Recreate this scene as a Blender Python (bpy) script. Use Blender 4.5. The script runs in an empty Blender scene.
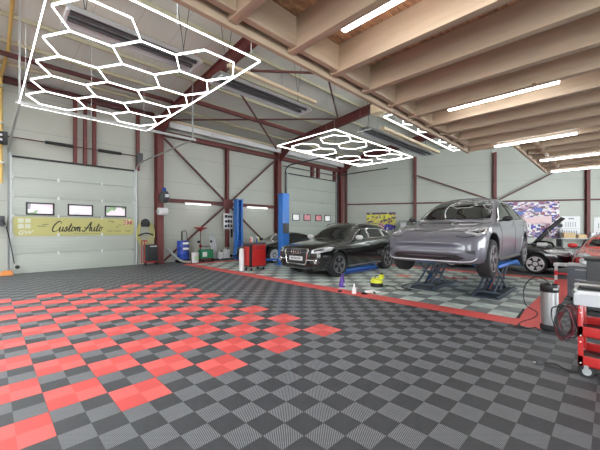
import bpy, bmesh, math, random
from mathutils import Vector, Matrix
from mathutils.bvhtree import BVHTree
from mathutils.geometry import delaunay_2d_cdt
random.seed(7)
PI = math.pi
SC = bpy.context.scene
COL = SC.collection

# ------------------------------------------------------------------ materials
MATS = {}
def nodes_of(name):
    m = bpy.data.materials.new(name); m.use_nodes = True
    nt = m.node_tree
    return m, nt, nt.nodes['Principled BSDF']
def mat(name, col, rough=.5, metal=0., coat=0., noise=0., scale=8., bump=0., spec=.5):
    if name in MATS: return MATS[name]
    m, nt, b = nodes_of(name)
    b.inputs['Base Color'].default_value = (*col, 1)
    b.inputs['Roughness'].default_value = rough
    b.inputs['Metallic'].default_value = metal
    b.inputs['Coat Weight'].default_value = coat
    b.inputs['Coat Roughness'].default_value = .04
    b.inputs['Specular IOR Level'].default_value = spec
    tc = nt.nodes.new('ShaderNodeTexCoord')
    n = nt.nodes.new('ShaderNodeTexNoise'); n.inputs['Scale'].default_value = scale
    n.inputs['Detail'].default_value = 4
    nt.links.new(tc.outputs['Object'], n.inputs['Vector'])
    if noise:
        mx = nt.nodes.new('ShaderNodeMix'); mx.data_type = 'RGBA'
        mx.inputs['A'].default_value = (*[c*(1-noise) for c in col], 1)
        mx.inputs['B'].default_value = (*[min(1, c*(1+noise)) for c in col], 1)
        nt.links.new(n.outputs['Fac'], mx.inputs['Factor'])
        nt.links.new(mx.outputs['Result'], b.inputs['Base Color'])
    if bump:
        bp = nt.nodes.new('ShaderNodeBump'); bp.inputs['Strength'].default_value = bump
        bp.inputs['Distance'].default_value = .01
        nt.links.new(n.outputs['Fac'], bp.inputs['Height'])
        nt.links.new(bp.outputs['Normal'], b.inputs['Normal'])
    MATS[name] = m
    return m
def emat(name, col, strength):
    m, nt, b = nodes_of(name)
    b.inputs['Base Color'].default_value = (*col, 1)
    b.inputs['Emission Color'].default_value = (*col, 1)
    b.inputs['Emission Strength'].default_value = strength
    MATS[name] = m
    return m
class NT:
    """small node-math helper"""
    def __init__(s, nt): s.nt = nt
    def m(s, op, a, b=None, c=None):
        n = s.nt.nodes.new('ShaderNodeMath'); n.operation = op
        for i, v in enumerate((a, b, c)):
            if v is None: continue
            if isinstance(v, (int, float)): n.inputs[i].default_value = v
            else: s.nt.links.new(v, n.inputs[i])
        return n.outputs[0]
    def mix(s, f, a, b):
        n = s.nt.nodes.new('ShaderNodeMix'); n.data_type = 'RGBA'
        if isinstance(f, (int, float)): n.inputs['Factor'].default_value = f
        else: s.nt.links.new(f, n.inputs['Factor'])
        for k, v in (('A', a), ('B', b)):
            if isinstance(v, tuple): n.inputs[k].default_value = (*v, 1)
            else: s.nt.links.new(v, n.inputs[k])
        return n.outputs['Result']
    def xyz(s):
        tc = s.nt.nodes.new('ShaderNodeTexCoord'); sp = s.nt.nodes.new('ShaderNodeSeparateXYZ')
        s.nt.links.new(tc.outputs['Object'], sp.inputs[0])
        return tc, sp.outputs
    def noise(s, vec, scale, detail=4, mapping=None):
        if mapping:
            mp = s.nt.nodes.new('ShaderNodeMapping'); mp.inputs['Scale'].default_value = mapping
            s.nt.links.new(vec, mp.inputs['Vector']); vec = mp.outputs[0]
        n = s.nt.nodes.new('ShaderNodeTexNoise'); n.inputs['Scale'].default_value = scale
        n.inputs['Detail'].default_value = detail
        s.nt.links.new(vec, n.inputs['Vector'])
        return n.outputs['Fac']
    def bump(s, h, bs, dist=.01, strength=1.):
        bp = s.nt.nodes.new('ShaderNodeBump'); bp.inputs['Distance'].default_value = dist
        bp.inputs['Strength'].default_value = strength
        s.nt.links.new(h, bp.inputs['Height']); s.nt.links.new(bp.outputs['Normal'], bs.inputs['Normal'])

TX, TY, TS = 3.14, 2.70, .40          # tile grid origin and size
BX0, BX1, BY0, BY1 = 5.54, 11.54, .70, 12.30   # outer edge of the red bordered bay
def floor_material():
    m, nt, b = nodes_of('garage_tiles'); q = NT(nt)
    tc, o = q.xyz(); X, Y = o[0], o[1]
    u = q.m('DIVIDE', q.m('SUBTRACT', X, TX), TS); v = q.m('DIVIDE', q.m('SUBTRACT', Y, TY), TS)
    iu, iv = q.m('FLOOR', u), q.m('FLOOR', v)
    par = q.m('FLOORED_MODULO', q.m('ADD', iu, iv), 2.)
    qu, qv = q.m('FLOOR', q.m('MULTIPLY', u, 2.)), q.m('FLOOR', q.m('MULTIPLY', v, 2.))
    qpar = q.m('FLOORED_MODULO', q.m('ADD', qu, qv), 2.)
    def inside(a, lo, hi): return q.m('MULTIPLY', q.m('GREATER_THAN', a, lo), q.m('LESS_THAN', a, hi))
    even = q.m('SUBTRACT', 1., par)
    red = q.m('MULTIPLY', even, q.m('MULTIPLY', q.m('LESS_THAN', iu, .5), inside(iv, -.5, 14.5)))
    bay_o = q.m('MULTIPLY', inside(X, BX0, BX1), inside(Y, BY0, BY1))
    bay_i = q.m('MULTIPLY', inside(X, BX0+.4, BX1-.4), inside(Y, BY0+.4, BY1-.4))
    # ribs: open ribbed tile tops, run along one diagonal on one quadrant and across on the other; how they catch light is put into the quadrant colours
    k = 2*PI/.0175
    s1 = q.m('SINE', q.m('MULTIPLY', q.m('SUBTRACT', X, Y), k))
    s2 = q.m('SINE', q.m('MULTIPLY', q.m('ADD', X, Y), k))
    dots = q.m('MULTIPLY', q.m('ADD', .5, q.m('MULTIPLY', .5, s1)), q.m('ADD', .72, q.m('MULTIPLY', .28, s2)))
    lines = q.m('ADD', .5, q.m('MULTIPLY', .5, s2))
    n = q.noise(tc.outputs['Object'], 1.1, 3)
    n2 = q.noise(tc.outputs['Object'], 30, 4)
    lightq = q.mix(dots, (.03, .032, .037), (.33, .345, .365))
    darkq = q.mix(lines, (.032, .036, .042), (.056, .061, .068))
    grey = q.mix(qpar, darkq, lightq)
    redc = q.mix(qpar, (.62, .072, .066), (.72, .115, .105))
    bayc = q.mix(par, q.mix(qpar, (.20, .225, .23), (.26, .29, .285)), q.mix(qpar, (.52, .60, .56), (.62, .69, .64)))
    c = q.mix(red, grey, redc)
    c = q.mix(bay_o, c, (.74, .10, .09))
    c = q.mix(bay_i, c, bayc)
    # joints between tiles
    fu = q.m('ABSOLUTE', q.m('SUBTRACT', q.m('FRACT', u), .5)); fv = q.m('ABSOLUTE', q.m('SUBTRACT', q.m('FRACT', v), .5))
    joint = q.m('GREATER_THAN', q.m('MAXIMUM', fu, fv), .493)
    c = q.mix(q.m('MULTIPLY', joint, .5), c, (.03, .03, .03))
    # dust and scuffs
    c = q.mix(q.m('MULTIPLY', q.m('MULTIPLY', n, n2), .16), c, (.30, .30, .29))
    nt.links.new(c, b.inputs['Base Color'])
    r = q.m('ADD', .42, q.m('MULTIPLY', n2, .22))
    nt.links.new(r, b.inputs['Roughness'])
    b.inputs['Specular IOR Level'].default_value = .45
    q.bump(q.m('MULTIPLY', q.m('ADD', dots, lines), .5), b, .002, .35)
    return m
def cladding(name, col, axis=2, pitch=1.15, fine=.0, dirt=.06):
    m, nt, b = nodes_of(name); q = NT(nt)
    tc, o = q.xyz(); Z = o[axis]
    f = q.m('ABSOLUTE', q.m('SUBTRACT', q.m('FRACT', q.m('DIVIDE', Z, pitch)), .5))
    seam = q.m('GREATER_THAN', f, .494)
    n = q.noise(tc.outputs['Object'], .9, 5)
    c = q.mix(n, tuple(x*(1-dirt) for x in col), tuple(x*(1+dirt) for x in col))
    c = q.mix(q.m('MULTIPLY', seam, .45), c, (.12, .12, .11))
    nt.links.new(c, b.inputs['Base Color']); b.inputs['Roughness'].default_value = .42
    h = q.m('MULTIPLY', q.m('SINE', q.m('MULTIPLY', Z, 2*PI/(fine or .08))), .5)
    q.bump(h, b, .003 if fine else .001, .5)
    return m
def wood(name, a, c_, axis=(14, 1, 14)):
    m, nt, b = nodes_of(name); q = NT(nt)
    tc, o = q.xyz()
    n = q.noise(tc.outputs['Object'], 1.6, 6, axis)
    n2 = q.noise(tc.outputs['Object'], .7, 2)
    c = q.mix(n, a, c_)
    c = q.mix(q.m('MULTIPLY', n2, .35), c, tuple(x*.62 for x in a))
    kn = nt.nodes.new('ShaderNodeTexVoronoi'); kn.inputs['Scale'].default_value = 2.6
    nt.links.new(tc.outputs['Object'], kn.inputs['Vector'])
    knot = q.m('LESS_THAN', kn.outputs['Distance'], .055)
    c = q.mix(q.m('MULTIPLY', knot, .75), c, (.16, .07, .03))
    nt.links.new(c, b.inputs['Base Color']); b.inputs['Roughness'].default_value = .62
    q.bump(n, b, .003, .4)
    return m
def osb():
    m, nt, b = nodes_of('osb_board'); q = NT(nt)
    tc, o = q.xyz()
    v = nt.nodes.new('ShaderNodeTexVoronoi'); v.inputs['Scale'].default_value = 14
    mp = nt.nodes.new('ShaderNodeMapping'); mp.inputs['Scale'].default_value = (1, 2.6, 1)
    nt.links.new(tc.outputs['Object'], mp.inputs[0]); nt.links.new(mp.outputs[0], v.inputs['Vector'])
    sp = nt.nodes.new('ShaderNodeSeparateXYZ'); nt.links.new(v.outputs['Color'], sp.inputs[0])
    c = q.mix(sp.outputs[0], (.30, .15, .08), (.62, .36, .20))
    nt.links.new(c, b.inputs['Base Color']); b.inputs['Roughness'].default_value = .7
    return m
def mosaic(name, cols, scale, stretch, seed):
    """printed collage: flat patches of ink"""
    m, nt, b = nodes_of(name); q = NT(nt)
    tc, o = q.xyz()
    mp = nt.nodes.new('ShaderNodeMapping'); mp.inputs['Scale'].default_value = stretch; mp.inputs['Location'].default_value = (seed, seed*.7, seed*1.3)
    nt.links.new(tc.outputs['Object'], mp.inputs[0])
    v = nt.nodes.new('ShaderNodeTexVoronoi'); v.inputs['Scale'].default_value = scale; v.distance = 'CHEBYCHEV'
    n = nt.nodes.new('ShaderNodeTexNoise'); n.inputs['Scale'].default_value = scale*.8; n.inputs['Detail'].default_value = 3
    nt.links.new(mp.outputs[0], n.inputs['Vector'])
    ad = nt.nodes.new('ShaderNodeVectorMath'); ad.operation = 'ADD'
    sc = nt.nodes.new('ShaderNodeVectorMath'); sc.operation = 'SCALE'; sc.inputs['Scale'].default_value = .25
    nt.links.new(n.outputs['Color'], sc.inputs[0]); nt.links.new(mp.outputs[0], ad.inputs[0]); nt.links.new(sc.outputs[0], ad.inputs[1])
    nt.links.new(ad.outputs[0], v.inputs['Vector'])
    r = nt.nodes.new('ShaderNodeValToRGB'); r.color_ramp.interpolation = 'CONSTANT'
    e = r.color_ramp.elements
    while len(e) < len(cols): e.new(.5)
    for i, c in enumerate(cols): e[i].position = i/len(cols); e[i].color = (*c, 1)
    sp = nt.nodes.new('ShaderNodeSeparateXYZ'); nt.links.new(v.outputs['Color'], sp.inputs[0])
    nt.links.new(sp.outputs[0], r.inputs[0]); nt.links.new(r.outputs[0], b.inputs['Base Color'])
    b.inputs['Roughness'].default_value = .45
    return m

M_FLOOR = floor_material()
M_WALL = cladding('wall_cladding', (.46, .48, .43))
M_WALLB = cladding('back_wall_cladding', (.43, .45, .405), pitch=1.1)
M_DOOR = cladding('door_panels', (.44, .48, .435), pitch=.61, fine=.11)
M_ROOF = cladding('roof_deck', (.66, .68, .63), axis=0, pitch=.9, fine=.22)
M_WOOD = wood('joist_timber', (.42, .32, .22), (.64, .51, .37))
M_WOODR = wood('rim_timber', (.40, .29, .20), (.58, .45, .32), (1, 14, 14))
M_OSB = osb()
M_STEEL = mat('oxide_red_steel', (.155, .042, .04), .55, noise=.25, scale=3)
M_STEELD = mat('dark_red_steel', (.11, .035, .034), .6, noise=.2)
M_PURLIN = mat('galvanised_purlin', (.46, .445, .31), .5, noise=.1)
M_BEIGE = mat('beige_steel', (.66, .55, .38), .5, noise=.08)
M_GALV = mat('galvanised_steel', (.42, .44, .44), .38, metal=.7, noise=.15)
M_ALU = mat('brushed_aluminium', (.62, .63, .64), .28, metal=.9, noise=.08)
M_CHROME = mat('chrome', (.8, .8, .82), .08, metal=1)
M_BLK = mat('black_plastic', (.015, .015, .017), .42)
M_RUB = mat('rubber', (.018, .018, .02), .8, bump=.2, scale=60)
M_DKG = mat('dark_grey_plastic', (.07, .075, .08), .5, noise=.1)
M_WHT = mat('white_plastic', (.72, .73, .74), .4, noise=.04)
M_LGR = mat('light_grey_plastic', (.52, .53, .56), .4, noise=.05)
M_RED = mat('red_enamel', (.46, .02, .02), .3, coat=.5)
M_BLUE = mat('blue_enamel', (.035, .19, .62), .35, coat=.3, noise=.08)
M_DBLUE = mat('dark_blue_plastic', (.02, .06, .34), .35)
M_GREEN = mat('green_enamel', (.03, .25, .12), .4)
M_YEL = mat('yellow_plastic', (.70, .72, .05), .4)
M_PURP = mat('purple_plastic', (.09, .035, .27), .35)
M_ORG = mat('orange_plastic', (.85, .30, .07), .5)
M_YHOSE = mat('yellow_hose', (.60, .57, .16), .5)
M_PIPE = mat('yellow_pipe', (.62, .42, .12), .5)
M_GLASS = mat('tinted_glass', (.012, .016, .016), .03, spec=.9)
M_SKYP = mat('door_pane', (.78, .80, .82), .2)
M_LED = emat('led_diffuser', (1.0, .99, .97), 6)
M_LEDC = emat('batten_diffuser', (1.0, .98, .97), 18)
M_LEDW = emat('wall_tube', (1.0, .99, .96), 2)

# ------------------------------------------------------------------ mesh builder
def frame_z(d):
    d = Vector(d).normalized()
    a = Vector((0, 0, 1)) if abs(d.z) < .9 else Vector((1, 0, 0))
    x = a.cross(d).normalized(); y = d.cross(x)
    return x, y, d
class MB:
    def __init__(s): s.v = []; s.f = []; s.M = Matrix.Identity(4)
    def add(s, vs, fs):
        n = len(s.v); s.v += [s.M @ Vector(p) for p in vs]; s.f += [tuple(i+n for i in f) for f in fs]; return s
    def box(s, a, b):
        x0, y0, z0 = a; x1, y1, z1 = b
        return s.add([(x0,y0,z0),(x1,y0,z0),(x1,y1,z0),(x0,y1,z0),(x0,y0,z1),(x1,y0,z1),(x1,y1,z1),(x0,y1,z1)],
                     [(0,3,2,1),(4,5,6,7),(0,1,5,4),(1,2,6,5),(2,3,7,6),(3,0,4,7)])
    def cbox(s, c, d): return s.box([c[i]-d[i]/2 for i in range(3)], [c[i]+d[i]/2 for i in range(3)])
    def prism(s, poly, o, u, v, n):
        """polygon in (u,v) at origin o, thickened along vector n"""
        o, u, v, n = Vector(o), Vector(u), Vector(v), Vector(n); k = len(poly)
        a = [o+u*p[0]+v*p[1] for p in poly]; b = [p+n for p in a]
        fs = [tuple(range(k-1, -1, -1)), tuple(range(k, 2*k))]+[(i, (i+1) % k, k+(i+1) % k, k+i) for i in range(k)]
        return s.add(a+b, fs)
    def bar(s, a, b, w, h, up=(0, 0, 1)):
        """rectangular bar from a to b"""
        a, b = Vector(a), Vector(b); d = (b-a); up = Vector(up)
        x = d.cross(up)
        if x.length < 1e-6: x = Vector((1, 0, 0))
        x.normalize(); y = x.cross(d).normalized()
        P = [(-w/2, -h/2), (w/2, -h/2), (w/2, h/2), (-w/2, h/2)]
        return s.prism(P, a, x, y, d)
    def tube(s, pts, r, n=8, closed=False, caps=True):
        pts = [Vector(p) for p in pts]; m = len(pts); vs = []; fs = []
        rs = r if isinstance(r, (list, tuple)) else [r]*m
        prev = None
        for i in range(m):
            if closed: d = pts[(i+1) % m]-pts[i-1]
            else: d = pts[min(i+1, m-1)]-pts[max(i-1, 0)]
            if d.length < 1e-9: d = Vector((0, 0, 1))
            d.normalize()
            if prev is None: x, y, _ = frame_z(d)
            else:
                x = prev-d*prev.dot(d)
                if x.length < 1e-6: x = frame_z(d)[0]
                x.normalize(); y = d.cross(x)
            prev = x
            for k in range(n):
                a = 2*PI*k/n; vs.append(pts[i]+(x*math.cos(a)+y*math.sin(a))*rs[i])
        for i in range(m if closed else m-1):
            j = (i+1) % m
            for k in range(n): fs.append((i*n+k, i*n+(k+1) % n, j*n+(k+1) % n, j*n+k))
        if not closed and caps:
            fs.append(tuple(range(n-1, -1, -1))); fs.append(tuple((m-1)*n+k for k in range(n)))
        return s.add(vs, fs)
    def cyl(s, a, b, r, n=16): return s.tube([a, b], r, n)
    def lathe(s, prof, o=(0, 0, 0), ax=(0, 0, 1), n=24):
        o = Vector(o); x, y, z = frame_z(ax); vs = []; fs = []; m = len(prof)
        for r, h in prof:
            for k in range(n):
                a = 2*PI*k/n; vs.append(o+z*h+(x*math.cos(a)+y*math.sin(a))*max(r, 1e-4))
        for i in range(m-1):
            for k in range(n): fs.append((i*n+k, i*n+(k+1) % n, (i+1)*n+(k+1) % n, (i+1)*n+k))
        fs.append(tuple(range(n-1, -1, -1))); fs.append(tuple((m-1)*n+k for k in range(n)))
        return s.add(vs, fs)
    def ball(s, c, rx, ry=None, rz=None, n=16, m=10):
        ry = ry or rx; rz = rz or rx; vs = []; fs = []
        for i in range(1, m):
            t = PI*i/m
            for k in range(n):
                a = 2*PI*k/n; vs.append((c[0]+rx*math.sin(t)*math.cos(a), c[1]+ry*math.sin(t)*math.sin(a), c[2]-rz*math.cos(t)))
        for i in range(m-2):
            for k in range(n): fs.append((i*n+k, i*n+(k+1) % n, (i+1)*n+(k+1) % n, (i+1)*n+k))
        fs.append(tuple(range(n-1, -1, -1))); fs.append(tuple((m-2)*n+k for k in range(n)))
        return s.add(vs, fs)
    def build(s, name, m, parent=None, bevel=0, smooth=35, loc=None):
        me = bpy.data.meshes.new(name)
        me.from_pydata([tuple(p) for p in s.v], [], s.f)
        bm = bmesh.new(); bm.from_mesh(me)
        bmesh.ops.recalc_face_normals(bm, faces=bm.faces)
        if bevel:
            es = [e for e in bm.edges if len(e.link_faces) == 2 and e.calc_face_angle(0) > .6]
            bmesh.ops.bevel(bm, geom=es, offset=bevel, segments=2, affect='EDGES', profile=.6)
        bm.to_mesh(me); bm.free()
        me.materials.append(m)
        if smooth:
            for p in me.polygons: p.use_smooth = True
            me.set_sharp_from_angle(angle=math.radians(smooth))
        o = bpy.data.objects.new(name, me); COL.objects.link(o)
        if parent: o.parent = parent
        if loc: o.location = loc
        return o
def thing(name, label, cat, loc=(0, 0, 0), rz=0, group=None):
    o = bpy.data.objects.new(name, None); COL.objects.link(o); o.empty_display_size = .1
    o.location = loc; o.rotation_euler = (0, 0, rz); o['label'] = label; o['category'] = cat
    if group: o['group'] = group
    return o
def tag(o, label, cat, group=None):
    o['label'] = label; o['category'] = cat
    if group: o['group'] = group
    return o
def struct(o): o['kind'] = 'structure'; return o
def copy_tree(o, parent=None):
    c = o.copy(); COL.objects.link(c)
    if parent: c.parent = parent
    for ch in list(o.children): copy_tree(ch, c)
    return c
def bez(pts, n=8, closed=False):
    """Catmull-Rom through points"""
    P = [Vector(p) for p in pts]; out = []; m = len(P)
    for i in range(m if closed else m-1):
        if closed: a, b, c, d = P[i-1], P[i], P[(i+1) % m], P[(i+2) % m]
        else: a, b, c, d = P[max(i-1, 0)], P[i], P[i+1], P[min(i+2, m-1)]
        for k in range(n):
            t = k/n
            out.append(.5*((2*b)+(c-a)*t+(2*a-5*b+4*c-d)*t*t+(3*b-a-3*c+d)*t**3))
    if not closed: out.append(P[-1])
    return out
def text_mesh(s, size, m, parent, loc, u, v, thick=.004, shear=0, bold=0, name='lettering', align='CENTER', width=None):
    cu = bpy.data.curves.new('t', 'FONT'); cu.body = s; cu.size = size; cu.shear = shear; cu.align_x = align; cu.align_y = 'CENTER'
    cu.extrude = thick/2; cu.offset = bold
    t = bpy.data.objects.new('t', cu); COL.objects.link(t)
    dg = bpy.context.evaluated_depsgraph_get(); me = bpy.data.meshes.new_from_object(t.evaluated_get(dg))
    bpy.data.objects.remove(t)
    u, v = Vector(u).normalized(), Vector(v).normalized(); w = u.cross(v)
    sx = 1
    if width:
        xs = [p.co.x for p in me.vertices]; sx = width/(max(xs)-min(xs))
    for p in me.vertices: p.co = Vector(loc)+u*p.co.x*sx+v*p.co.y+w*p.co.z
    me.materials.clear(); me.materials.append(m)
    o = bpy.data.objects.new(name, me); COL.objects.link(o)
    if parent: o.parent = parent
    return o

# ------------------------------------------------------------------ setting
WY = 13.4                                   # left wall plane
C0 = Vector((17.9, WY, 0)); BD = Vector((7.3, -12.8, 0)).normalized(); BN = Vector((BD.y, -BD.x, 0))  # back wall, skewed
if BN.dot(-C0) < 0: BN = -BN                # towards the room
def roof_z(y): return 6.1+.11*(WY-y)
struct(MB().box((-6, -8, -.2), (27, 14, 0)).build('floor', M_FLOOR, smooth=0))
struct(MB().box((-6, WY, 0), (18.2, WY+.2, 6.2)).build('wall_left', M_WALL, smooth=0))
LB = 24.4
bw = MB(); bw.prism([(0, 0), (LB, 0), (LB, 8.6), (0, 6.3)], C0, BD, (0, 0, 1), -BN*.2)
struct(bw.build('wall_back', M_WALLB, smooth=0))
struct(MB().prism([(WY+.1, roof_z(WY)), (-8, roof_z(-8)), (-8, roof_z(-8)+.15), (WY+.1, roof_z(WY)+.15)], (-1.0, 0, 0), (0, 1, 0), (0, 0, 1), (28, 0, 0)).prism([(WY+.1, roof_z(WY)), (-8, roof_z(-8)), (-8, roof_z(-8)+.15), (WY+.1, roof_z(WY)+.15)], (-6, 0, 0), (0, 1, 0), (0, 0, 1), (1.5, 0, 0)).build('ceiling', M_ROOF, smooth=0))  # gap left in the unseen roof part, added to let daylight in
# walls behind the camera, each with unseen openings added to let in fill daylight
w = MB()
for a, b, z0, z1 in ((-6, -3, 0, 8.5), (-3, 2, 4.6, 8.5), (2, 9, 0, 8.5), (9, 20, 5.2, 8.5), (20, 29.6, 0, 8.5)): w.box((a, -8.2, z0), (b, -8, z1))
struct(w.build('wall_right', M_WALL, smooth=0))
w = MB()
for a, b, z0, z1 in ((-8, -6, 0, 8.5), (-6, 0, 4.6, 8.5), (0, 13.4, 0, 6.7)): w.box((-6.2, a, z0), (-6, b, z1))
struct(w.build('wall_front', M_WALL, smooth=0))

def ibeam(mb, a, b, w, h, up, t=.018):
    a, b, up = Vector(a), Vector(b), Vector(up).normalized()
    mb.bar(a+up*(h/2-t/2), b+up*(h/2-t/2), w, t, up); mb.bar(a-up*(h/2-t/2), b-up*(h/2-t/2), w, t, up); mb.bar(a, b, t, h-2*t, up)
    return mb
# steel frame of the hall
def column(x, label, w=.26):
    zt = roof_z(WY)-.12
    m = ibeam(MB(), (x, WY-.2, 0), (x, WY-.2, zt), w, .34, (0, 1, 0)); m.box((x-w/2-.04, WY-.42, 0), (x+w/2+.04, WY, .02))
    return tag(m.build('steel_column', M_STEEL), label, 'column')
column(5.0, 'red steel column right of the yellow banner door')
column(11.45, 'red steel column between cross braced bay and far door')
column(17.1, 'red steel column near the far wall corner')
column(-.35, 'red steel column at left edge of the banner door')
m = MB(); m.prism([(-.09, 0), (.09, 0), (.09, 6.0), (-.09, 6.0)], C0+BN*.22+BD*.1, BD, (0, 0, 1), BN*.2)
tag(m.build('steel_column', M_STEELD), 'slim red steel post in the far corner of the hall', 'column')
for s_, lab in ((4.66, 'slim red wall post left of grey car on the back wall'), (9.34, 'red wall post rising behind the roof of the grey car'), (14.15, 'red wall post right of the white wall charts')):
    P = C0+BD*s_+BN*.12
    m = ibeam(MB(), P, P+Vector((0, 0, 6.2+.0*s_)), .17, .22, BN); tag(m.build('wall_post', M_STEEL), lab, 'post')
# girts
m = ibeam(MB(), (5.15, WY-.12, 2.63), (11.3, WY-.12, 2.63), .16, .16, (0, 0, 1)); tag(m.build('wall_girt', M_STEEL), 'horizontal red girt across the cross braced wall bay', 'beam')
P = C0+BN*.06; m = MB().bar(P+Vector((0, 0, 3.14)), P+BD*23+Vector((0, 0, 3.14)), .12, .09); tag(m.build('wall_girt', M_STEELD), 'long thin girt running along the back wall', 'beam')
m = ibeam(MB(), (8.25, WY-.14, 0.55), (8.25, WY-.14, 5.4), .14, .18, (0, 1, 0)); tag(m.build('steel_post', M_STEEL), 'thin red post at middle of cross braced bay', 'post')
m = ibeam(MB(), (5.15, WY-.22, 5.38), (17.6, WY-.22, 5.38), .2, .2, (0, 0, 1)); tag(m.build('eave_beam', M_STEEL), 'long red beam high along left wall under white duct', 'beam')
m = ibeam(MB(), (-5, WY-.22, 6.0), (4.8, WY-.22, 6.0), .2, .16, (0, 0, 1)); tag(m.build('eave_beam', M_STEELD), 'dark red beam above the banner door near the roof', 'beam')
# white trunking and timber strip above the red eave beam
t = thing('cable_trunking', 'white cable trunking with beige cover strip along top of left wall', 'trunking', (5.3, WY-.52, 5.5))
MB().box((0, 0, .1), (12.2, .1, .34)).build('casing', M_WHT, t, .008)
MB().box((-.2, -.05, .345), (12.4, .12, .42)).build('cover_strip', M_BEIGE, t, .008)
for i in range(8): MB().box((.4+i*1.55, -.03, .14), (1.0+i*1.55, -.001, .26)).build('junction_plate', M_WHT, t)
# cross bracing
def brace(a, b, label, r=.045, name='cross_brace', m=M_STEELD):
    return tag(MB().bar(a, b, r*1.5, r*1.5).build(name, m), label, 'brace')
cx = (8.25, WY-.16, 2.63)
brace((5.2, WY-.2, 5.2), (8.1, WY-.2, 2.75), 'diagonal brace from column top down left to the bay centre')
brace((11.25, WY-.2, 5.2), (8.4, WY-.2, 2.75), 'diagonal brace from bay centre up to far right column top')
brace((8.1, WY-.2, 2.5), (5.2, WY-.2, .1), 'diagonal brace from bay centre down to foot near blue drum')
brace((8.4, WY-.2, 2.5), (11.25, WY-.2, .1), 'diagonal brace from bay centre down behind red tool cabinet')
tag(MB().box((8.0, WY-.24, 2.4), (8.5, WY-.21, 2.86)).build('gusset_plate', M_STEEL), 'red gusset plate where the four wall braces meet', 'plate')
Q = lambda s_, z, o=.24: C0+BD*s_+BN*o+Vector((0, 0, z))
brace(Q(4.75, 4.95), Q(9.2, 3.2), 'diagonal brace on back wall falling to post behind grey car', .05)
brace(Q(9.5, 3.2), Q(13.9, 5.6), 'diagonal brace on back wall rising right towards the mezzanine', .05)
# rafters
def rafter(x, label):
    a = Vector((x, WY-.1, roof_z(WY)-.28)); b = Vector((x, -8, roof_z(-8)-.28))
    m = ibeam(MB(), a, b, .2, .36, (0, 0, 1)); m.prism([(0, 0), (-1.0, .1), (0, -.55)], (x-.01, WY-.36, roof_z(WY)-.45), (0, 1, 0), (0, 0, 1), (.02, 0, 0))
    tag(m.build('roof_rafter', M_STEEL), label, 'rafter')
rafter(5.05, 'red steel rafter crossing above the near hexagon light')
rafter(11.45, 'red steel rafter above the second hexagon light')
rafter(17.1, 'red steel rafter close to the back wall')
rafter(-1.2, 'red steel rafter out beyond the yellow pipe')
def rz(y): return roof_z(y)-.14
brace((5.1, 12.9, 5.85), (11.35, 8.9, 6.45), 'roof brace slanting from first column top to second rafter', .035, 'roof_brace')
brace((11.35, 13.1, 5.75), (5.1, 8.1, 6.0), 'roof brace slanting from second column top to near rafter', .035, 'roof_brace')
brace((5.1, 7.0, 5.75), (11.35, 3.6, 6.5), 'roof brace leaving the near rafter above the middle heater', .035, 'roof_brace')
brace((11.35, 8.9, 6.5), (5.1, 4.6, 5.8), 'roof brace leaving second rafter towards the timber mezzanine', .035, 'roof_brace')
brace((5.1, 10.9, 6.12), (11.35, 10.9, 6.12), 'thick red roof strut between near and second rafter', .085, 'roof_strut', M_STEEL)
brace((-1.2, 11.6, 6.15), (4.9, 11.6, 6.15), 'dark red roof tie above the banner door rails', .07, 'roof_tie')
# purlins
for i in range(12):
    y = 12.3-i*1.15
    o = MB().box((-6, y-.03, roof_z(y)-.1), (24 if y > 5 else 26, y+.03, roof_z(y)-.002)).build('roof_purlin', M_PURLIN)
    tag(o, 'pale steel purlin running under the corrugated roof', 'purlin', 'roof purlins')

# ---- overhead doors
def overhead_door(name, x0, x1, h, wins, wz, label=None):
    d = bpy.data.objects.new(name, None); COL.objects.link(d); d.location = (x0, WY, 0); struct(d)
    W = x1-x0; n = 6; ph = h/n
    for k in range(n):
        z0 = k*ph; s = MB(); s.box((0, -.06, z0+.004), (W, -.01, z0+ph-.004))
        s.build('door_panel', M_DOOR, d, .004)
    fr = MB()
    fr.box((-.1, -.09, 0), (-.0, 0, h+.1)); fr.box((W, -.09, 0), (W+.1, 0, h+.1))
    fr.build('guide_rail', M_GALV, d)
    MB().box((-.1, -.08, h), (W+.1, 0, h+.06)).build('lintel_seal', M_BLK, d)
    for (a, b, mt) in wins:
        f = MB()
        f.box((a, -.085, wz), (b, -.06, wz+.045)); f.box((a, -.085, wz+.36), (b, -.06, wz+.405)); f.box((a, -.085, wz), (a+.045, -.06, wz+.405)); f.box((b-.045, -.085, wz), (b, -.06, wz+.405))
        fo = f.build('window_frame', M_BLK, d)
        MB().box((a+.04, -.075, wz+.04), (b-.04, -.062, wz+.37)).build('window_pane', mt, fo, smooth=0)
    for k in range(1, n):
        for q in ((.0, W*.32, W*.68, W-.06)):
            MB().box((q, -.095, k*ph-.05), (q+.06, -.06, k*ph+.05)).build('hinge', M_GALV if q in (0, W-.06) else M_WHT, d)
    return d
def pane_mat(name, cols, sc, s):
    m = mosaic(name, cols, sc, (1, 1, .8), s); b = m.node_tree.nodes['Principled BSDF']
    r = [n for n in m.node_tree.nodes if n.bl_idname == 'ShaderNodeValToRGB'][0]
    m.node_tree.links.new(r.outputs[0], b.inputs['Emission Color']); b.inputs['Emission Strength'].default_value = .25
    return m
PM = pane_mat('daylight_pane', [(.75, .62, .70), (.80, .72, .76), (.25, .40, .22), (.70, .66, .72), (.35, .33, .38), (.82, .74, .80)], 3.5, 1)
PR = pane_mat('red_daylight_pane', [(.62, .2, .24), (.55, .25, .28), (.7, .3, .33)], 5, 3)
PW = pane_mat('white_daylight_pane', [(.9, .9, .92), (.95, .95, .95)], 2, 4)
d1 = overhead_door('door_1', .55, 4.1, 3.68, [(.33, 1.06, PM), (1.42, 2.17, PM), (2.54, 3.26, PM)], 1.88)
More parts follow.
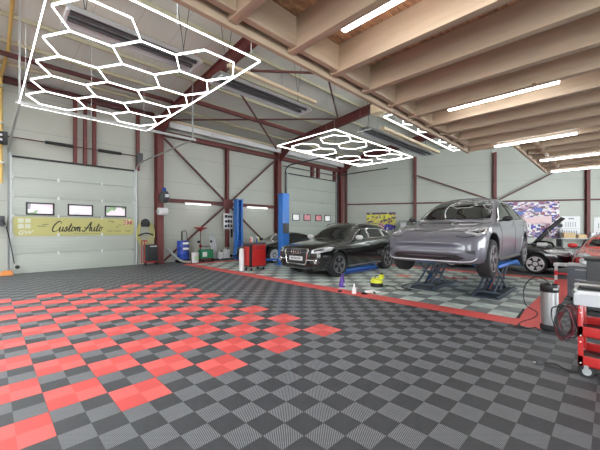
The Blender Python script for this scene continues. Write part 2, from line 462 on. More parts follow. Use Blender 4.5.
d2 = overhead_door('door_2', 12.35, 16.75, 4.62, [(.36, .92, PW), (1.3, 1.9, PR), (2.35, 2.95, PR), (3.25, 3.85, PW)], 1.92)
# vinyl banner printed across door 1
BZ0, BZ1 = 1.19, 1.81
m_ban = mat('banner_vinyl', (.50, .475, .18), .45, noise=.12, scale=2)
ban = MB().box((.03, -.072, BZ0), (3.53, -.0605, BZ1)).build('banner', m_ban, d1, smooth=0)
m_sq = mat('banner_pale_print', (.62, .64, .50), .5)
M_INK = mat('black_ink', (.012, .012, .012), .5)
s = MB()
for cx_ in (.14, .31):
    for z in (1.62, 1.44): s.box((cx_, -.076, z), (cx_+.14, -.071, z+.14))
s.build('printed_squares', m_sq, ban, smooth=0)
text_mesh('GW', .19, m_sq, ban, (.30, -.074, 1.30), (1, 0, 0), (0, 0, 1), shear=.4, bold=.006)
s = MB(); rr = random.Random(4)
def inkbar(s, x, z, w, h): s.box((x, -.0755, z), (x+w, -.0715, z+h))
# script wordmark drawn with strokes
def strokes(origin, scale, segs, r):
    mb = MB()
    for sg in segs:
        pts = bez([(origin[0]+(p[0]+p[1]*.22)*scale, origin[1], origin[2]+p[1]*scale) for p in sg], 6)
        L = len(pts)
        rad = [r*(1.25 if pts[min(i+1, L-1)].z < pts[max(i-1, 0)].z else .75) for i in range(L)]
        mb.tube(pts, rad, 6)
    for v in mb.v: v.y = origin[1]+(v.y-origin[1])*.3
    return mb
SEG = [[(1.05, 1.55), (.95, 1.95), (.6, 1.95), (.15, 1.35), (-.05, .6), (.1, .05), (.5, -.02), (.95, .35)],
       [(.95, .35), (1.1, .9), (1.08, .3), (1.2, .0), (1.42, .15), (1.58, .9), (1.55, .3), (1.68, .0), (1.85, .2)],
       [(1.85, .2), (2.12, .95), (2.2, .5), (2.25, .15), (2.0, .0), (1.9, .12), (2.2, .02), (2.45, .3)],
       [(2.45, .3), (2.75, 1.6), (2.65, .8), (2.62, .1), (2.8, .0), (2.98, .25)], [(2.42, 1.05), (3.0, 1.12)],
       [(3.35, .85), (3.12, .8), (3.02, .3), (3.2, .0), (3.45, .3), (3.42, .75), (3.28, .9), (3.5, .7), (3.7, .8)],
       [(3.7, .85), (3.68, .02)], [(3.68, .3), (3.92, .9), (4.02, .7), (4.0, .02)], [(4.0, .3), (4.25, .9), (4.36, .7), (4.36, .1), (4.5, .0), (4.66, .22)],
       [(6.1, 1.95), (5.75, 1.1), (5.4, .25), (5.1, -.05), (4.9, .05), (4.92, .3)], [(6.1, 1.95), (6.1, 1.0), (6.15, .0)], [(5.1, .75), (5.7, .65), (6.4, .85)],
       [(6.4, .85), (6.42, .2), (6.6, .0), (6.82, .25), (6.95, .9), (6.92, .25), (7.08, .0), (7.25, .25)],
       [(7.25, .3), (7.55, 1.6), (7.42, .7), (7.42, .1), (7.6, .0), (7.8, .3)], [(7.2, 1.05), (7.95, 1.15)],
       [(8.15, .85), (7.92, .8), (7.85, .3), (8.02, .0), (8.28, .3), (8.25, .75), (8.1, .92), (8.3, .75), (8.5, .85)]]
strokes((1.0, -.074, 1.34), .172, SEG, .0165).build('wordmark', M_INK, ban)
s = MB()
for i in range(14): inkbar(s, 1.6+i*.065, 1.245, .035, .022)
for x, z, w in ((.62, 1.5, .22), (.74, 1.56, .16), (2.66, 1.70, .16), (2.76, 1.66, .1), (2.9, 1.48, .1), (2.62, 1.33, .18), (2.86, 1.33, .22), (3.22, 1.33, .2), (3.0, 1.55, .08)): inkbar(s, x, z, w, .028)
s.build('small_print', mat('grey_ink', (.2, .2, .09), .5), ban, smooth=0)
text_mesh('3M', .27, M_RED, ban, (3.31, -.074, 1.665), (1, 0, 0), (0, 0, 1), bold=.003)
# door mechanics: tracks into the hall, springs, posts above
t = thing('door_track', 'galvanised curved overhead rails carrying the banner door', 'door track', (0, 0, 0))
for X in (.47, 4.18):
    p = bez([(X, WY-.12, 0.05), (X, WY-.12, 2), (X, WY-.12, 3.6), (X, WY-.25, 3.9), (X, WY-.7, 3.98), (X, 11, 3.98), (X, 8.5, 3.98)], 5)
    MB().tube(p, .028, 6).build('rail', M_GALV, t)
    MB().bar((X, 8.55, 3.98), (X, 8.55, roof_z(8.5)-.1), .035, .02).build('hanger', M_GALV, t)
MB().bar((.4, 8.5, 3.98), (4.25, 8.5, 3.98), .05, .06).build('tie_bar', M_GALV, t)
t = thing('spring_shaft', 'dark torsion spring shaft above the banner door', 'spring shaft', (0, WY-.2, 4.28))
MB().cyl((.3, 0, 0), (4.3, 0, 0), .018, 8).build('shaft', M_STEELD, t)
for a, b in ((1.35, 2.1), (2.85, 3.6)): MB().cyl((a, 0, 0), (b, 0, 0), .055, 12).build('spring', M_BLK, t)
for X in (.35, 4.25): MB().box((X-.1, -.1, -.25), (X+.1, .15, .12)).build('bearing_plate', M_DKG, t, .01)
for X, lab in ((2.18, 'left red stub post above the banner door'), (2.47, 'middle red stub post above the banner door'), (2.75, 'right red stub post above the banner door'), (4.22, 'lone red stub post above right edge of banner door')):
    tag(MB().box((X-.05, WY-.18, 3.72), (X+.05, WY, 6.0)).build('stub_post', M_STEEL), lab, 'post')
for X, lab in ((14.4, 'left red stub post over the far door'), (14.95, 'second red stub post over the far door'), (16.6, 'red stub post over right edge of far door')):
    tag(MB().box((X-.09, WY-.18, 4.7), (X+.09, WY, 5.3)).build('stub_post', M_STEEL), lab, 'post')
t = thing('door_track', 'curved dark rails beside and above the far door', 'door track', (0, 0, 0))
for X in (12.1, 16.9):
    MB().tube(bez([(X, WY-.12, 0.05), (X, WY-.12, 3), (X, WY-.12, 4.6), (X, WY-.3, 4.95), (X, WY-.9, 5.05), (X, 9.5, 5.05)], 5), .035, 6).build('rail', M_DKG, t)
    MB().bar((X, 9.6, 5.05), (X, 9.6, roof_z(9.6)-.1), .035, .02).build('hanger', M_GALV, t)
tag(MB().bar((11.9, WY-.2, 5.0), (17, WY-.2, 5.0), .05, .05).build('spring_shaft', M_DKG), 'thin shaft above the far door', 'spring shaft')
# left edge pieces
t = thing('gas_pipe', 'ochre gas pipe climbing the wall left of banner door', 'pipe', (.3, WY-.35, 0))
MB().tube([(0, 0, 2.8), (0, 0, 6.0), (.1, -1.6, 6.25)], .04, 8).build('pipe', M_PIPE, t)
MB().tube([(.1, -1.6, 6.2), (.1, -4.6, 6.6)], .04, 8).build('upper_pipe', M_PIPE, t)
for z in (3.4, 4.6, 5.7): MB().box((-.06, -.06, z), (.06, .33, z+.05)).build('clip', M_GALV, t)
t = thing('motor_box', 'dark door motor box at upper left beside banner door', 'motor', (.22, WY-.62, 3.95))
MB().box((-.12, -.12, 0), (.12, .14, .34)).build('housing', M_BLK, t, .02)
for z in (.06, .2): MB().box((-.1, -.14, z), (.1, -.12, z+.06)).build('cover', M_LGR, t)
t = thing('door_handle_unit', 'dark manual crank unit on rail left of banner', 'crank', (.3, WY-.3, 1.5))
MB().box((-.08, -.1, 0), (.08, .1, .32)).build('housing', M_DKG, t, .015)
MB().tube([(0, -.1, .2), (.0, -.22, .2), (.1, -.22, .05)], .015, 6).build('crank_handle', M_BLK, t)
tag(MB().tube(bez([(.42, WY-.25, 1.5), (.52, WY-.3, .9), (.6, WY-.28, .35)], 6), .015, 6).build('hanging_strap', M_BLK), 'black strap hanging down rail left of the banner door', 'strap')
t = thing('wheel_chock', 'orange block at the foot of left door rail', 'chock', (.42, WY-.3, 0))
MB().prism([(-.16, 0), (.16, 0), (.13, .13), (-.1, .15)], (0, -.08, 0), (1, 0, 0), (0, 0, 1), (0, .16, 0)).build('block', M_ORG, t, .015)
MB().ball((.25, 0, .24), .06).build('black_knob', M_BLK, t)

# ---- hexagon ceiling lights
def tube_mesh(L):
    mb = MB(); mb.box((-L/2+.008, -.0065, -.007), (L/2-.008, .0065, .007))
    return mb
LH = .48
hex_me = None
def edges_of(hexes, pointy_x):
    E = {}
    for cx, cy in hexes:
        P = []
        for k in range(6):
            a = PI/3*k+(0 if pointy_x else PI/6)
            P.append((cx+LH*math.cos(a), cy+LH*math.sin(a)))
        for k in range(6):
            a, b = P[k], P[(k+1) % 6]
            mx, my = round((a[0]+b[0])/2, 1), round((a[1]+b[1])/2, 1)
            key = None
            for kk in E:
                if abs(kk[0]-(a[0]+b[0])/2) < .1 and abs(kk[1]-(a[1]+b[1])/2) < .1: key = kk
            if key is None: E[((a[0]+b[0])/2, (a[1]+b[1])/2)] = (a, b)
    return list(E.values())
PROTO = {}
def light_tube(parent, a, b, z):
    L = round(math.dist(a, b), 3)
    if L not in PROTO:
        o = tube_mesh(L).build('light_tube', M_LED, parent, .004)
        c = MB().box((-L/2, -.004, .010), (L/2, .004, .022)).build('backing_rail', M_ALU, o); PROTO[L] = o
    else: o = copy_tree(PROTO[L], parent)
    o.location = ((a[0]+b[0])/2, (a[1]+b[1])/2, z); o.rotation_euler = (0, 0, math.atan2(b[1]-a[1], b[0]-a[0]))
    return o
def hexlight(label, x0, y0, x1, y1, z, hexes, pointy_x):
    t = thing('hexagon_light', label, 'ceiling light', (x0, y0, z), 0, 'hexagon ceiling lights')
    for a, b in edges_of([(x-x0, y-y0) for x, y in hexes], pointy_x): light_tube(t, a, b, 0)
    W, H = x1-x0, y1-y0
    nx, ny = (max(1, round(W/1.2)), max(1, round(H/1.2)))
    for i in range(nx):
        for y in (0, H): light_tube(t, (W*i/nx, y), (W*(i+1)/nx, y), 0)
    for i in range(ny):
        for x in (0, W): light_tube(t, (x, H*i/ny), (x, H*(i+1)/ny), 0)
    for x in (0.1, W/2, W-.1):
        for y in (.1, H-.1):
            MB().tube([(x, y, .02), (x, y, roof_z(y+y0)-z-.1)], .004, 4).build('suspension_wire', M_GALV, t)
    return t
HP = LH*math.sqrt(3)
hx = [(x, 4.53+HP*k) for x in (1.0, 2.44) for k in range(5)]+[(1.72, 4.53+HP/2+HP*k) for k in range(4)]
hexlight('large hexagon grid ceiling light over red checkered floor', .46, 3.79, 2.94, 8.58, 3.97, hx, True)
def pairs(ys, dx=0): return [(x+dx, y) for y in ys for x in (7.2, 7.2+HP, 9.45, 9.45+HP)]
hexlight('hexagon grid ceiling light with eight cells above the black car', 6.42, 5.13, 10.9, 7.42, 4.02, pairs((5.72, 6.92)), False)
hexlight('hexagon grid ceiling light half hidden by timber mezzanine edge', 6.5, 1.45, 10.95, 3.76, 4.02, pairs((2.0, 3.2), .08), False)

# ---- radiant heaters, purlin side pipe
def heater(x0, x1, y, z, label):
    t = thing('radiant_heater', label, 'heater', (x0, y, z), 0, 'radiant heaters')
    L = x1-x0
    P = [(-.32, 0), (-.2, .16), (.2, .16), (.32, 0), (.30, 0), (.19, .14), (-.19, .14), (-.30, 0)]
    MB().prism(P, (0, 0, 0), (0, 1, 0), (0, 0, 1), (L, 0, 0)).build('reflector', mat('dull_reflector', (.42, .43, .45), .45, .3), t)
    for yy in (-.12, .12): MB().cyl((.05, yy, .06), (L-.05, yy, .06), .045, 10).build('burner_tube', M_DKG, t)
    for xx in (-.02, L-.02): MB().box((xx, -.3, -.02), (xx+.04, .3, .04)).build('end_bracket', M_LGR, t)
    for xx in (.3, L-.3):
        for s_ in (-1, 1): MB().tube([(xx, .05*s_, .16), (xx+.16*s_, 0, roof_z(y)-z-.1)], .008, 4).build('hanging_chain', M_DKG, t)
    return t
heater(1.0, 3.5, 7.0, 5.25, 'radiant tube heater seen through the near hexagon light')
heater(4.1, 7.3, 7.1, 5.2, 'long radiant tube heater hanging between two hexagon lights')
heater(10.4, 16.3, 6.85, 5.25, 'farthest radiant tube heater in front of the back wall')
tag(MB().box((4.2, 6.66, 5.42), (7.4, 6.76, 5.5)).build('heater_cover', M_BEIGE), 'beige strip above the middle radiant heater', 'strip')
tag(MB().box((10.6, 6.1, 5.2), (16.0, 6.28, 5.3)).build('timber_strip', M_BEIGE), 'pale timber strip hanging beside the farthest heater', 'strip')
t = thing('ventilation_unit', 'small pale box on hangers beside the second hexagon light', 'ventilation unit', (8.35, 5.0, 4.9))
MB().box((-.15, -.15, 0), (.2, .2, .28)).build('housing', M_BEIGE, t, .02)
for x in (-.1, .15): MB().cyl((x, 0, .28), (x, 0, roof_z(5)-5.0), .03, 8).build('pipe', M_LGR, t)
MB().bar((.1, -.1, .02), (.1, -2, .02), .05, .05).build('side_arm', M_BEIGE, t)

# ---- timber mezzanine
JZ0, JZ1 = 3.02, 3.30
JX = [-2.2, -1.6, -1.0, -.4, .17, .76, 1.35, 1.97, 2.57, 3.15, 3.75, 4.33, 4.90, 5.48, 6.08, 6.66]
for i, x in enumerate(JX):
    o = MB().box((x-.04, -6, JZ0), (x+.04, 2.09, JZ1)).build('timber_joist', M_WOOD, None, .004)
    tag(o, 'timber joist carrying the near mezzanine floor', 'joist', 'near mezzanine joists')
for x in (7.7, 8.3, 8.9, 9.5, 10.1, 10.7):
    o = MB().box((x-.04, -6, JZ0), (x+.04, 1.30, JZ1)).build('timber_joist', M_WOOD, None, .004)
    tag(o, 'timber joist of the stepped back far mezzanine part', 'joist', 'far mezzanine joists')
tag(MB().box((-2.5, 2.10, JZ0-.03), (7.08, 2.145, JZ1+.03)).build('rim_board', M_WOODR, None, .004), 'long timber edge board of the near mezzanine', 'board')
tag(MB().box((7.1, 1.31, JZ0-.02), (11.1, 1.36, JZ1+.03)).build('rim_board', M_WOODR, None, .004), 'shorter timber edge board of far mezzanine part', 'board')
tag(MB().box((7.02, -6, JZ0), (7.085, 2.09, JZ1)).build('end_board', M_WOOD, None, .004), 'timber board closing the near mezzanine beside a lit batten', 'board')
tag(MB().box((11.04, -6, JZ0), (11.1, 1.30, JZ1)).build('end_board', M_WOOD, None, .004), 'timber board at far end of the mezzanine', 'board')
for i in range(len(JX)-1):
    a, b = JX[i]+.042, JX[i+1]-.042
    tag(MB().box((a, 1.97, JZ0+.01), (b, 2.03, JZ1-.01)).build('timber_nogging', M_WOODR, None, .003), 'short timber block between two near mezzanine joists', 'block', 'mezzanine noggings')
for a, b in ((7.1, 7.66), (7.74, 8.26), (8.34, 8.86), (8.94, 9.46), (9.54, 10.06), (10.14, 10.66)):
    tag(MB().box((a, 1.0, JZ0+.01), (b, 1.06, JZ1-.01)).build('timber_nogging', M_WOODR, None, .003), 'short timber block between far mezzanine joists', 'block', 'far mezzanine noggings')
tag(MB().prism([(-2.5, -6), (11.1, -6), (11.1, 1.36), (7.09, 1.36), (7.09, 2.145), (-2.5, 2.145)], (0, 0, JZ1+.031), (1, 0, 0), (0, 1, 0), (0, 0, .03)).build('mezzanine_deck', M_OSB, smooth=0), 'rust brown board deck lying over the timber joists', 'deck')
tag(MB().box((-2.5, -6, JZ1+.002), (11.1, 1.30, JZ1+.03)).build('deck_board', M_OSB, smooth=0), 'strand board underside seen between the joists', 'board')
tag(MB().box((-2.5, 1.3, JZ1+.002), (7.08, 2.09, JZ1+.03)).build('deck_board', M_OSB, smooth=0), 'strand board strip over the joist ends near the edge', 'board')
tag(MB().box((-2.5, -6.1, 0), (-2.3, -5.9, JZ0)).build('timber_post', M_WOOD), 'timber post holding the mezzanine behind the viewer', 'post')
tag(MB().box((-2.5, -3.1, JZ0-.3), (11.1, -2.9, JZ0-.001)).build('timber_beam', M_WOODR), 'timber main beam crossing under all joists', 'beam')
def batten(x, y0, y1, z, label):
    t = thing('led_batten', label, 'lamp', (x, y0, z), 0, 'mezzanine light battens')
    MB().box((-.03, 0, 0), (.03, y1-y0, .02)).build('housing', M_WHT, t)
    MB().box((-.024, .01, -.022), (.024, y1-y0-.01, 0)).build('diffuser', M_LEDC, t)
batten(2.14, .42, 1.63, 3.12, 'bright batten in the nearest joist gap at picture top')
batten(4.58, .42, 1.64, 3.10, 'bright batten at middle of mezzanine above the grey car')
batten(6.85, .41, 1.60, 3.0, 'bright batten near step in the mezzanine edge')
batten(9.02, -.2, 1.19, 3.0, 'bright batten first beyond step of the mezzanine')
batten(10.95, -.2, 1.2, 3.0, 'bright batten farthest along the mezzanine')
for x in (-1.2, 2.14, 4.6, 7.0): batten(x, -2.6, -1.4, 3.0, 'added unseen fill batten farther back under the mezzanine')  # extra lamps out of view, added to brighten the hall

# wall tube lights in the braced bay
for x0, x1, lab in ((6.1, 7.35, 'wall tube lamp left of the bay centre post'), (9.35, 10.7, 'wall tube lamp right of the bay centre post')):
    t = thing('wall_lamp', lab, 'lamp', (x0, WY-.24, 2.54)); MB().box((0, 0, 0), (x1-x0, .1, .05)).build('housing', M_WHT, t); MB().cyl((.03, .02, -.02), (x1-x0-.03, .02, -.02), .02, 10).build('tube', M_LEDW, t)
# ------------------------------------------------------------------ vehicles
def curve(tab):
    """smooth monotone interpolation through (x, value) pairs"""
    X = [p[0] for p in tab]; Y = [p[1] for p in tab]; n = len(X)
    d = [(Y[i+1]-Y[i])/(X[i+1]-X[i]) for i in range(n-1)]
    mm = [d[0]]+[0 if d[i-1]*d[i] <= 0 else 2*d[i-1]*d[i]/(d[i-1]+d[i]) for i in range(1, n-1)]+[d[-1]]
    def f(x):
        if x <= X[0]: return Y[0]
        if x >= X[-1]: return Y[-1]
        i = max(k for k in range(n) if X[k] <= x); i = min(i, n-2)
        h = X[i+1]-X[i]; t = (x-X[i])/h
        return (2*t**3-3*t*t+1)*Y[i]+(t**3-2*t*t+t)*h*mm[i]+(-2*t**3+3*t*t)*Y[i+1]+(t**3-t*t)*h*mm[i+1]
    return f
class Car:
    """x runs from nose (0) to tail (L), y sideways, z up; the nose points to local -x"""
    def __init__(s, root, paint, L, tabs, wheels, R, glass=M_GLASS, cut_r=None):
        s.root, s.L = root, L; F = {k: curve(v) for k, v in tabs.items()}; s.F = F; s.R = R
        st = []; N = 64
        for i in range(N+1):
            t = i/N; st.append(L*(.5-.5*math.cos(PI*t))*.6+L*t*.4)
        vs = []; fs = []; K = None
        for x in st:
            w, zl, zs, ze, zt, wr, bw = [F[k](x) for k in ('w', 'zl', 'zs', 'ze', 'zt', 'wr', 'bw')]
            H = zs-zl; bwv = bw*w; wrv = min(wr*w, bwv-.005)
            P = [(0, zl), (.5*w, zl), (.86*w, zl+.01), (.945*w, zl+.05), (.975*w, zl+.2*H), (.992*w, zl+.4*H), (1.0*w, zl+.6*H), (.995*w, zl+.76*H), (.975*w, zl+.9*H), (bwv, zs),
                 (bwv+(wrv-bwv)*.33+.012, zs+(ze-zs)*.36), (bwv+(wrv-bwv)*.7+.01, zs+(ze-zs)*.73), (wrv, ze), (wrv*.9, ze+(zt-ze)*.42), (wrv*.7, ze+(zt-ze)*.72), (wrv*.4, ze+(zt-ze)*.93), (0, zt)]
            ring = [(x, y, z) for y, z in P]+[(x, -y, z) for y, z in P[-2:0:-1]]
            K = len(ring); vs += ring
        m = len(st)
        # rounded end rings
        def endring(idx, dx, sc):
            base = vs[idx*K:(idx+1)*K]; cz = (min(p[2] for p in base)+max(p[2] for p in base))/2
            return [(p[0]+dx, p[1]*sc, cz+(p[2]-cz)*sc) for p in base]
        e0, e1 = endring(0, -.02, .86), endring(m-1, .02, .86)
        vs = e0+vs+e1; m += 2
        for i in range(m-1):
            for k in range(K):
                fs.append((i*K+k, i*K+(k+1) % K, (i+1)*K+(k+1) % K, (i+1)*K+k))
        fs.append(tuple(range(K))); fs.append(tuple((m-1)*K+k for k in range(K-1, -1, -1)))
        s.bvh = BVHTree.FromPolygons([Vector(v) for v in vs], fs)
        me = bpy.data.meshes.new('body'); me.from_pydata(vs, [], fs)
        bm = bmesh.new(); bm.from_mesh(me); bmesh.ops.recalc_face_normals(bm, faces=bm.faces); bm.to_mesh(me); bm.free()
        me.materials.append(paint); me.materials.append(M_BLK)
        o = bpy.data.objects.new('body', me); COL.objects.link(o)
        cut = MB(); rc = cut_r or R+.035
        for wx in wheels:
            for sg in (-1, 1): cut.cyl((wx, sg*.56, R+.01), (wx, sg*1.3, R+.01), rc, 40)
            cut.box((wx-rc*.9, -1.3, -.3), (wx+rc*.9, -.56, R*.6)) if False else None
        cme = bpy.data.meshes.new('c'); cme.from_pydata([tuple(v) for v in cut.v], [], cut.f); cme.materials.append(M_BLK); cme.materials.append(M_BLK)
        for p in cme.polygons: p.material_index = 1
        bm = bmesh.new(); bm.from_mesh(cme); bmesh.ops.recalc_face_normals(bm, faces=bm.faces); bm.to_mesh(cme); bm.free()
        c = bpy.data.objects.new('c', cme); COL.objects.link(c)
        md = o.modifiers.new('b', 'BOOLEAN'); md.operation = 'DIFFERENCE'; md.object = c; md.solver = 'EXACT'
        dg = bpy.context.evaluated_depsgraph_get(); me2 = bpy.data.meshes.new_from_object(o.evaluated_get(dg))
        o.modifiers.clear(); o.data = me2; bpy.data.objects.remove(c)
        for p in me2.polygons: p.use_smooth = True
        me2.set_sharp_from_angle(angle=math.radians(42))
        o.parent = root; s.body = o
        # arch lips
        for wx in wheels:
            for sg in (-1, 1):
                pts = []
                for k in range(25):
                    a = PI*(k/24)*1.1-PI*.05
                    h = s.hit((wx+math.cos(a)*(rc+.012), sg*1.5, R+.01+math.sin(a)*(rc+.012)), (0, -sg, 0))
                    if h is not None: pts.append(h-Vector((0, -sg, 0))*.0)
                if len(pts) > 3: MB().tube(pts, .013, 6).build('wheel_arch_lip', s.lipmat if hasattr(s, 'lipmat') else paint, root)
    def hit(s, p, d):
        r = s.bvh.ray_cast(Vector(p), Vector(d).normalized())
        return r[0]
    def patch(s, name, poly, d, m, off=.005, step=.05, parent=None, mirror=False, rnd=0, bias=0):
        """skin panel lying on the body, its outline given loosely in 3D and projected along d"""
        d = Vector(d).normalized(); x, y, _ = frame_z(d)
        pts = [Vector(p) for p in poly]
        if rnd: pts = bez(pts, rnd, True)
        q = []
        for i, p in enumerate(pts):
            r = pts[(i+1) % len(pts)]; n = max(1, int((r-p).length/step))
            for k in range(n): q.append(p+(r-p)*k/n)
        P2 = [Vector((p.dot(x), p.dot(y))) for p in q]; nb = len(P2)
        x0, x1 = min(p.x for p in P2), max(p.x for p in P2); y0, y1 = min(p.y for p in P2), max(p.y for p in P2)
        g = []; a = x0+step
        while a < x1:
            b_ = y0+step
            while b_ < y1: g.append(Vector((a, b_))); b_ += step
            a += step
        r = delaunay_2d_cdt(P2+g, [], [list(range(nb))], 1, 1e-5)
        V2, F2 = r[0], r[2]
        V = []
        for p in V2:
            o = x*p.x+y*p.y; mid = d*(s.L/2 if abs(d.x) > .9 else 0)
            h = s.hit(o-d*6, d); V.append(h)
        ok = [f for f in F2 if all(V[i] is not None for i in f)]
        # drop faces stretched over a silhouette edge
        ok = [f for f in ok if max((V[f[i]]-V[f[i-1]]).length for i in range(len(f))) < step*7]
        if not ok: return None
        vs = [(v-d*off if v is not None else Vector()) for v in V]; vb = [(v+d*.012 if v is not None else Vector()) for v in V]
        cnt = {}
        for f in ok:
            for i in range(len(f)):
                e = (f[i-1], f[i]); cnt[tuple(sorted(e))] = cnt.get(tuple(sorted(e)), 0)+1
        n = len(vs); fs = [tuple(f) for f in ok]
        for (a, b_), c in cnt.items():
            if c == 1: fs.append((a, b_, b_+n, a+n))
        used = sorted({i for f in fs for i in f}); mp = {u: i for i, u in enumerate(used)}; A = vs+vb
        mb = MB(); mb.add([A[u] for u in used], [tuple(mp[i] for i in f) for f in fs])
        o = mb.build(name, m, parent or s.root, smooth=50)
        if mirror:
            mb = MB(); mb.add([(A[u].x, -A[u].y, A[u].z) for u in used], [tuple(mp[i] for i in reversed(f)) for f in fs])
            return o, mb.build(name, m, parent or s.root, smooth=50)
        return o
    def line(s, name, pts, d, m, r=.005, parent=None, mirror=False, n=6, dense=.06):
        d = Vector(d).normalized(); pts = bez(pts, 4) if len(pts) > 2 else pts; q = []
        pts = [Vector(p) for p in pts]
        for a, b in zip(pts, pts[1:]):
            k = max(1, int((b-a).length/dense))
            for i in range(k): q.append(a+(b-a)*i/k)
        q.append(pts[-1]); H = [s.hit(p-d*(4 if abs(d.z) < .5 else 2), d) for p in q]; H = [h for h in H if h is not None]
        if len(H) < 2: return
        MB().tube(H, r, n).build(name, m, parent or s.root)
        if mirror: MB().tube([(h.x, -h.y, h.z) for h in H], r, n).build(name, m, parent or s.root)
def wheel(root, x, y, R, W, sg, rim_m, spokes=5, style='star', rimr=.68):
    t = MB(); hw = W/2
    t.M = Matrix.Translation((x, y, R))
    prof = [(R*rimr, -hw*.85), (R*.80, -hw), (R*.93, -hw*.95), (R*.985, -hw*.75), (R, -hw*.4), (R, hw*.4), (R*.985, hw*.75), (R*.93, hw*.95), (R*.80, hw), (R*rimr, hw*.85), (R*rimr, -hw*.85)]
    t.lathe(prof[:-1], ax=(0, 1, 0), n=36)
    ty = t.build('tyre', M_RUB, root)
    rr = R*rimr; f = MB(); f.M = Matrix.Translation((x, y, R))
    o = sg*hw
    f.lathe([(rr*.99, o*.72), (rr*1.03, o*.99), (rr*.95, o*1.02), (rr*.90, o*.9), (rr*.90, o*.3)], ax=(0, 1, 0), n=36)
    f.lathe([(.075, o*.55), (.07, o*.88), (.03, o*.93), (.001, o*.93)], ax=(0, 1, 0), n=16)
    for k in range(spokes):
        a0 = 2*PI*k/spokes+.3
        for da, wd in (((-.16, .028), (.16, .028)) if style == 'twin' else ((0, .05),)):
            a = a0
            c, s_ = math.cos(a), math.sin(a); c2, s2 = math.cos(a+da), math.sin(a+da)
            wi = wd*.8; wo = wd*(1.5 if style == 'star' else 1.0)
            p0 = Vector((c*.045, o*.82, s_*.045)); p1 = Vector((c2*rr*.93, o*.92, s2*rr*.93)); tn = Vector((-s2, 0, c2)); iy = Vector((0, -sg*.03, 0))
            f.add([p0-tn*wi, p0+tn*wi, p1+tn*wo, p1-tn*wo, p0-tn*wi+iy, p0+tn*wi+iy, p1+tn*wo+iy, p1-tn*wo+iy], [(0, 1, 2, 3), (7, 6, 5, 4), (0, 4, 5, 1), (1, 5, 6, 2), (2, 6, 7, 3), (3, 7, 4, 0)])
    f.build('rim', rim_m, ty)
    b = MB(); b.M = Matrix.Translation((x, y, R)); b.lathe([(.001, o*.1), (rr*.72, o*.1), (rr*.72, o*.2), (.001, o*.22)], ax=(0, 1, 0), n=28)
    b.build('brake_disc', M_GALV, ty)
    b = MB(); b.M = Matrix.Translation((x, y, R)); b.lathe([(.001, -o*.6), (rr*.97, -o*.6), (rr*.97, -o*.55), (.001, -o*.5)], ax=(0, 1, 0), n=28)
    b.build('wheel_backing', M_BLK, ty)
    return ty
def mirror_pod(root, x, y, z, paint, sg, sc=1.):
    m = MB(); m.M = Matrix.Translation((x, sg*y, z))@Matrix.Diagonal((sc, sc, sc, 1))
    m.ball((0, sg*.10, .03), .075, .125, .075, 14, 8)
    o = m.build('mirror', paint, root)
    MB().bar((x+.02, sg*(y-.07), z-.02), (x+.01, sg*(y+.05), z+.0), .06, .035).build('mirror_stalk', M_BLK, o)
    MB().cbox((x+.062*sc, sg*(y+.10*sc), z+.03), (.012, .17*sc, .10*sc)).build('mirror_glass', M_GLASS, o, .01)
def paint(name, col, metal=.0, rough=.3, coat=1.):
    m = mat(name, col, rough, metal, coat); return m
P_GREY = paint('silver_grey_paint', (.125, .125, .155), .25, .5)
P_BLACK = paint('black_paint', (.006, .006, .007), .0, .2)
P_BLACK2 = paint('blue_black_paint', (.009, .010, .014), .2, .25)
P_RED = paint('red_car_paint', (.60, .015, .015), .1, .25)
M_LENS = mat('headlamp_lens', (.50, .52, .55), .06, .35, 1.)
M_LENSD = mat('dark_lamp_lens', (.03, .032, .036), .05, .3, 1.)
M_TAIL = mat('tail_lamp', (.30, .01, .015), .08, 0, 1.)
M_SEAM = mat('panel_gap', (.004, .004, .004), .8)
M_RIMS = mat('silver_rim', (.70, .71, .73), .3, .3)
M_RIMD = mat('dark_rim', (.20, .20, .21), .3, .6)
M_PLATE = mat('number_plate', (.62, .63, .66), .4)
M_TRIM = mat('black_trim', (.02, .02, .022), .45)

def side_glass(c, windows, frame_m, fr=.011, name='side_window'):
    for poly in windows:
        P = [(x, -1.5, z) for x, z in poly]
        g = c.patch(name, P, (0, 1, 0), M_GLASS, .004, .06, mirror=True)
        loop = []
        for i, p in enumerate(P):
            q = P[(i+1) % len(P)]; a, b = Vector(p), Vector(q); k = max(1, int((b-a).length/.07))
            loop += [a+(b-a)*j/k for j in range(k)]
        H = [c.hit(p, (0, 1, 0)) for p in loop]
        if all(h is not None for h in H) and fr:
            for sg in (1, -1): MB().tube([(h.x, h.y*sg, h.z) for h in H], fr, 6, True).build('window_trim', frame_m, c.root)

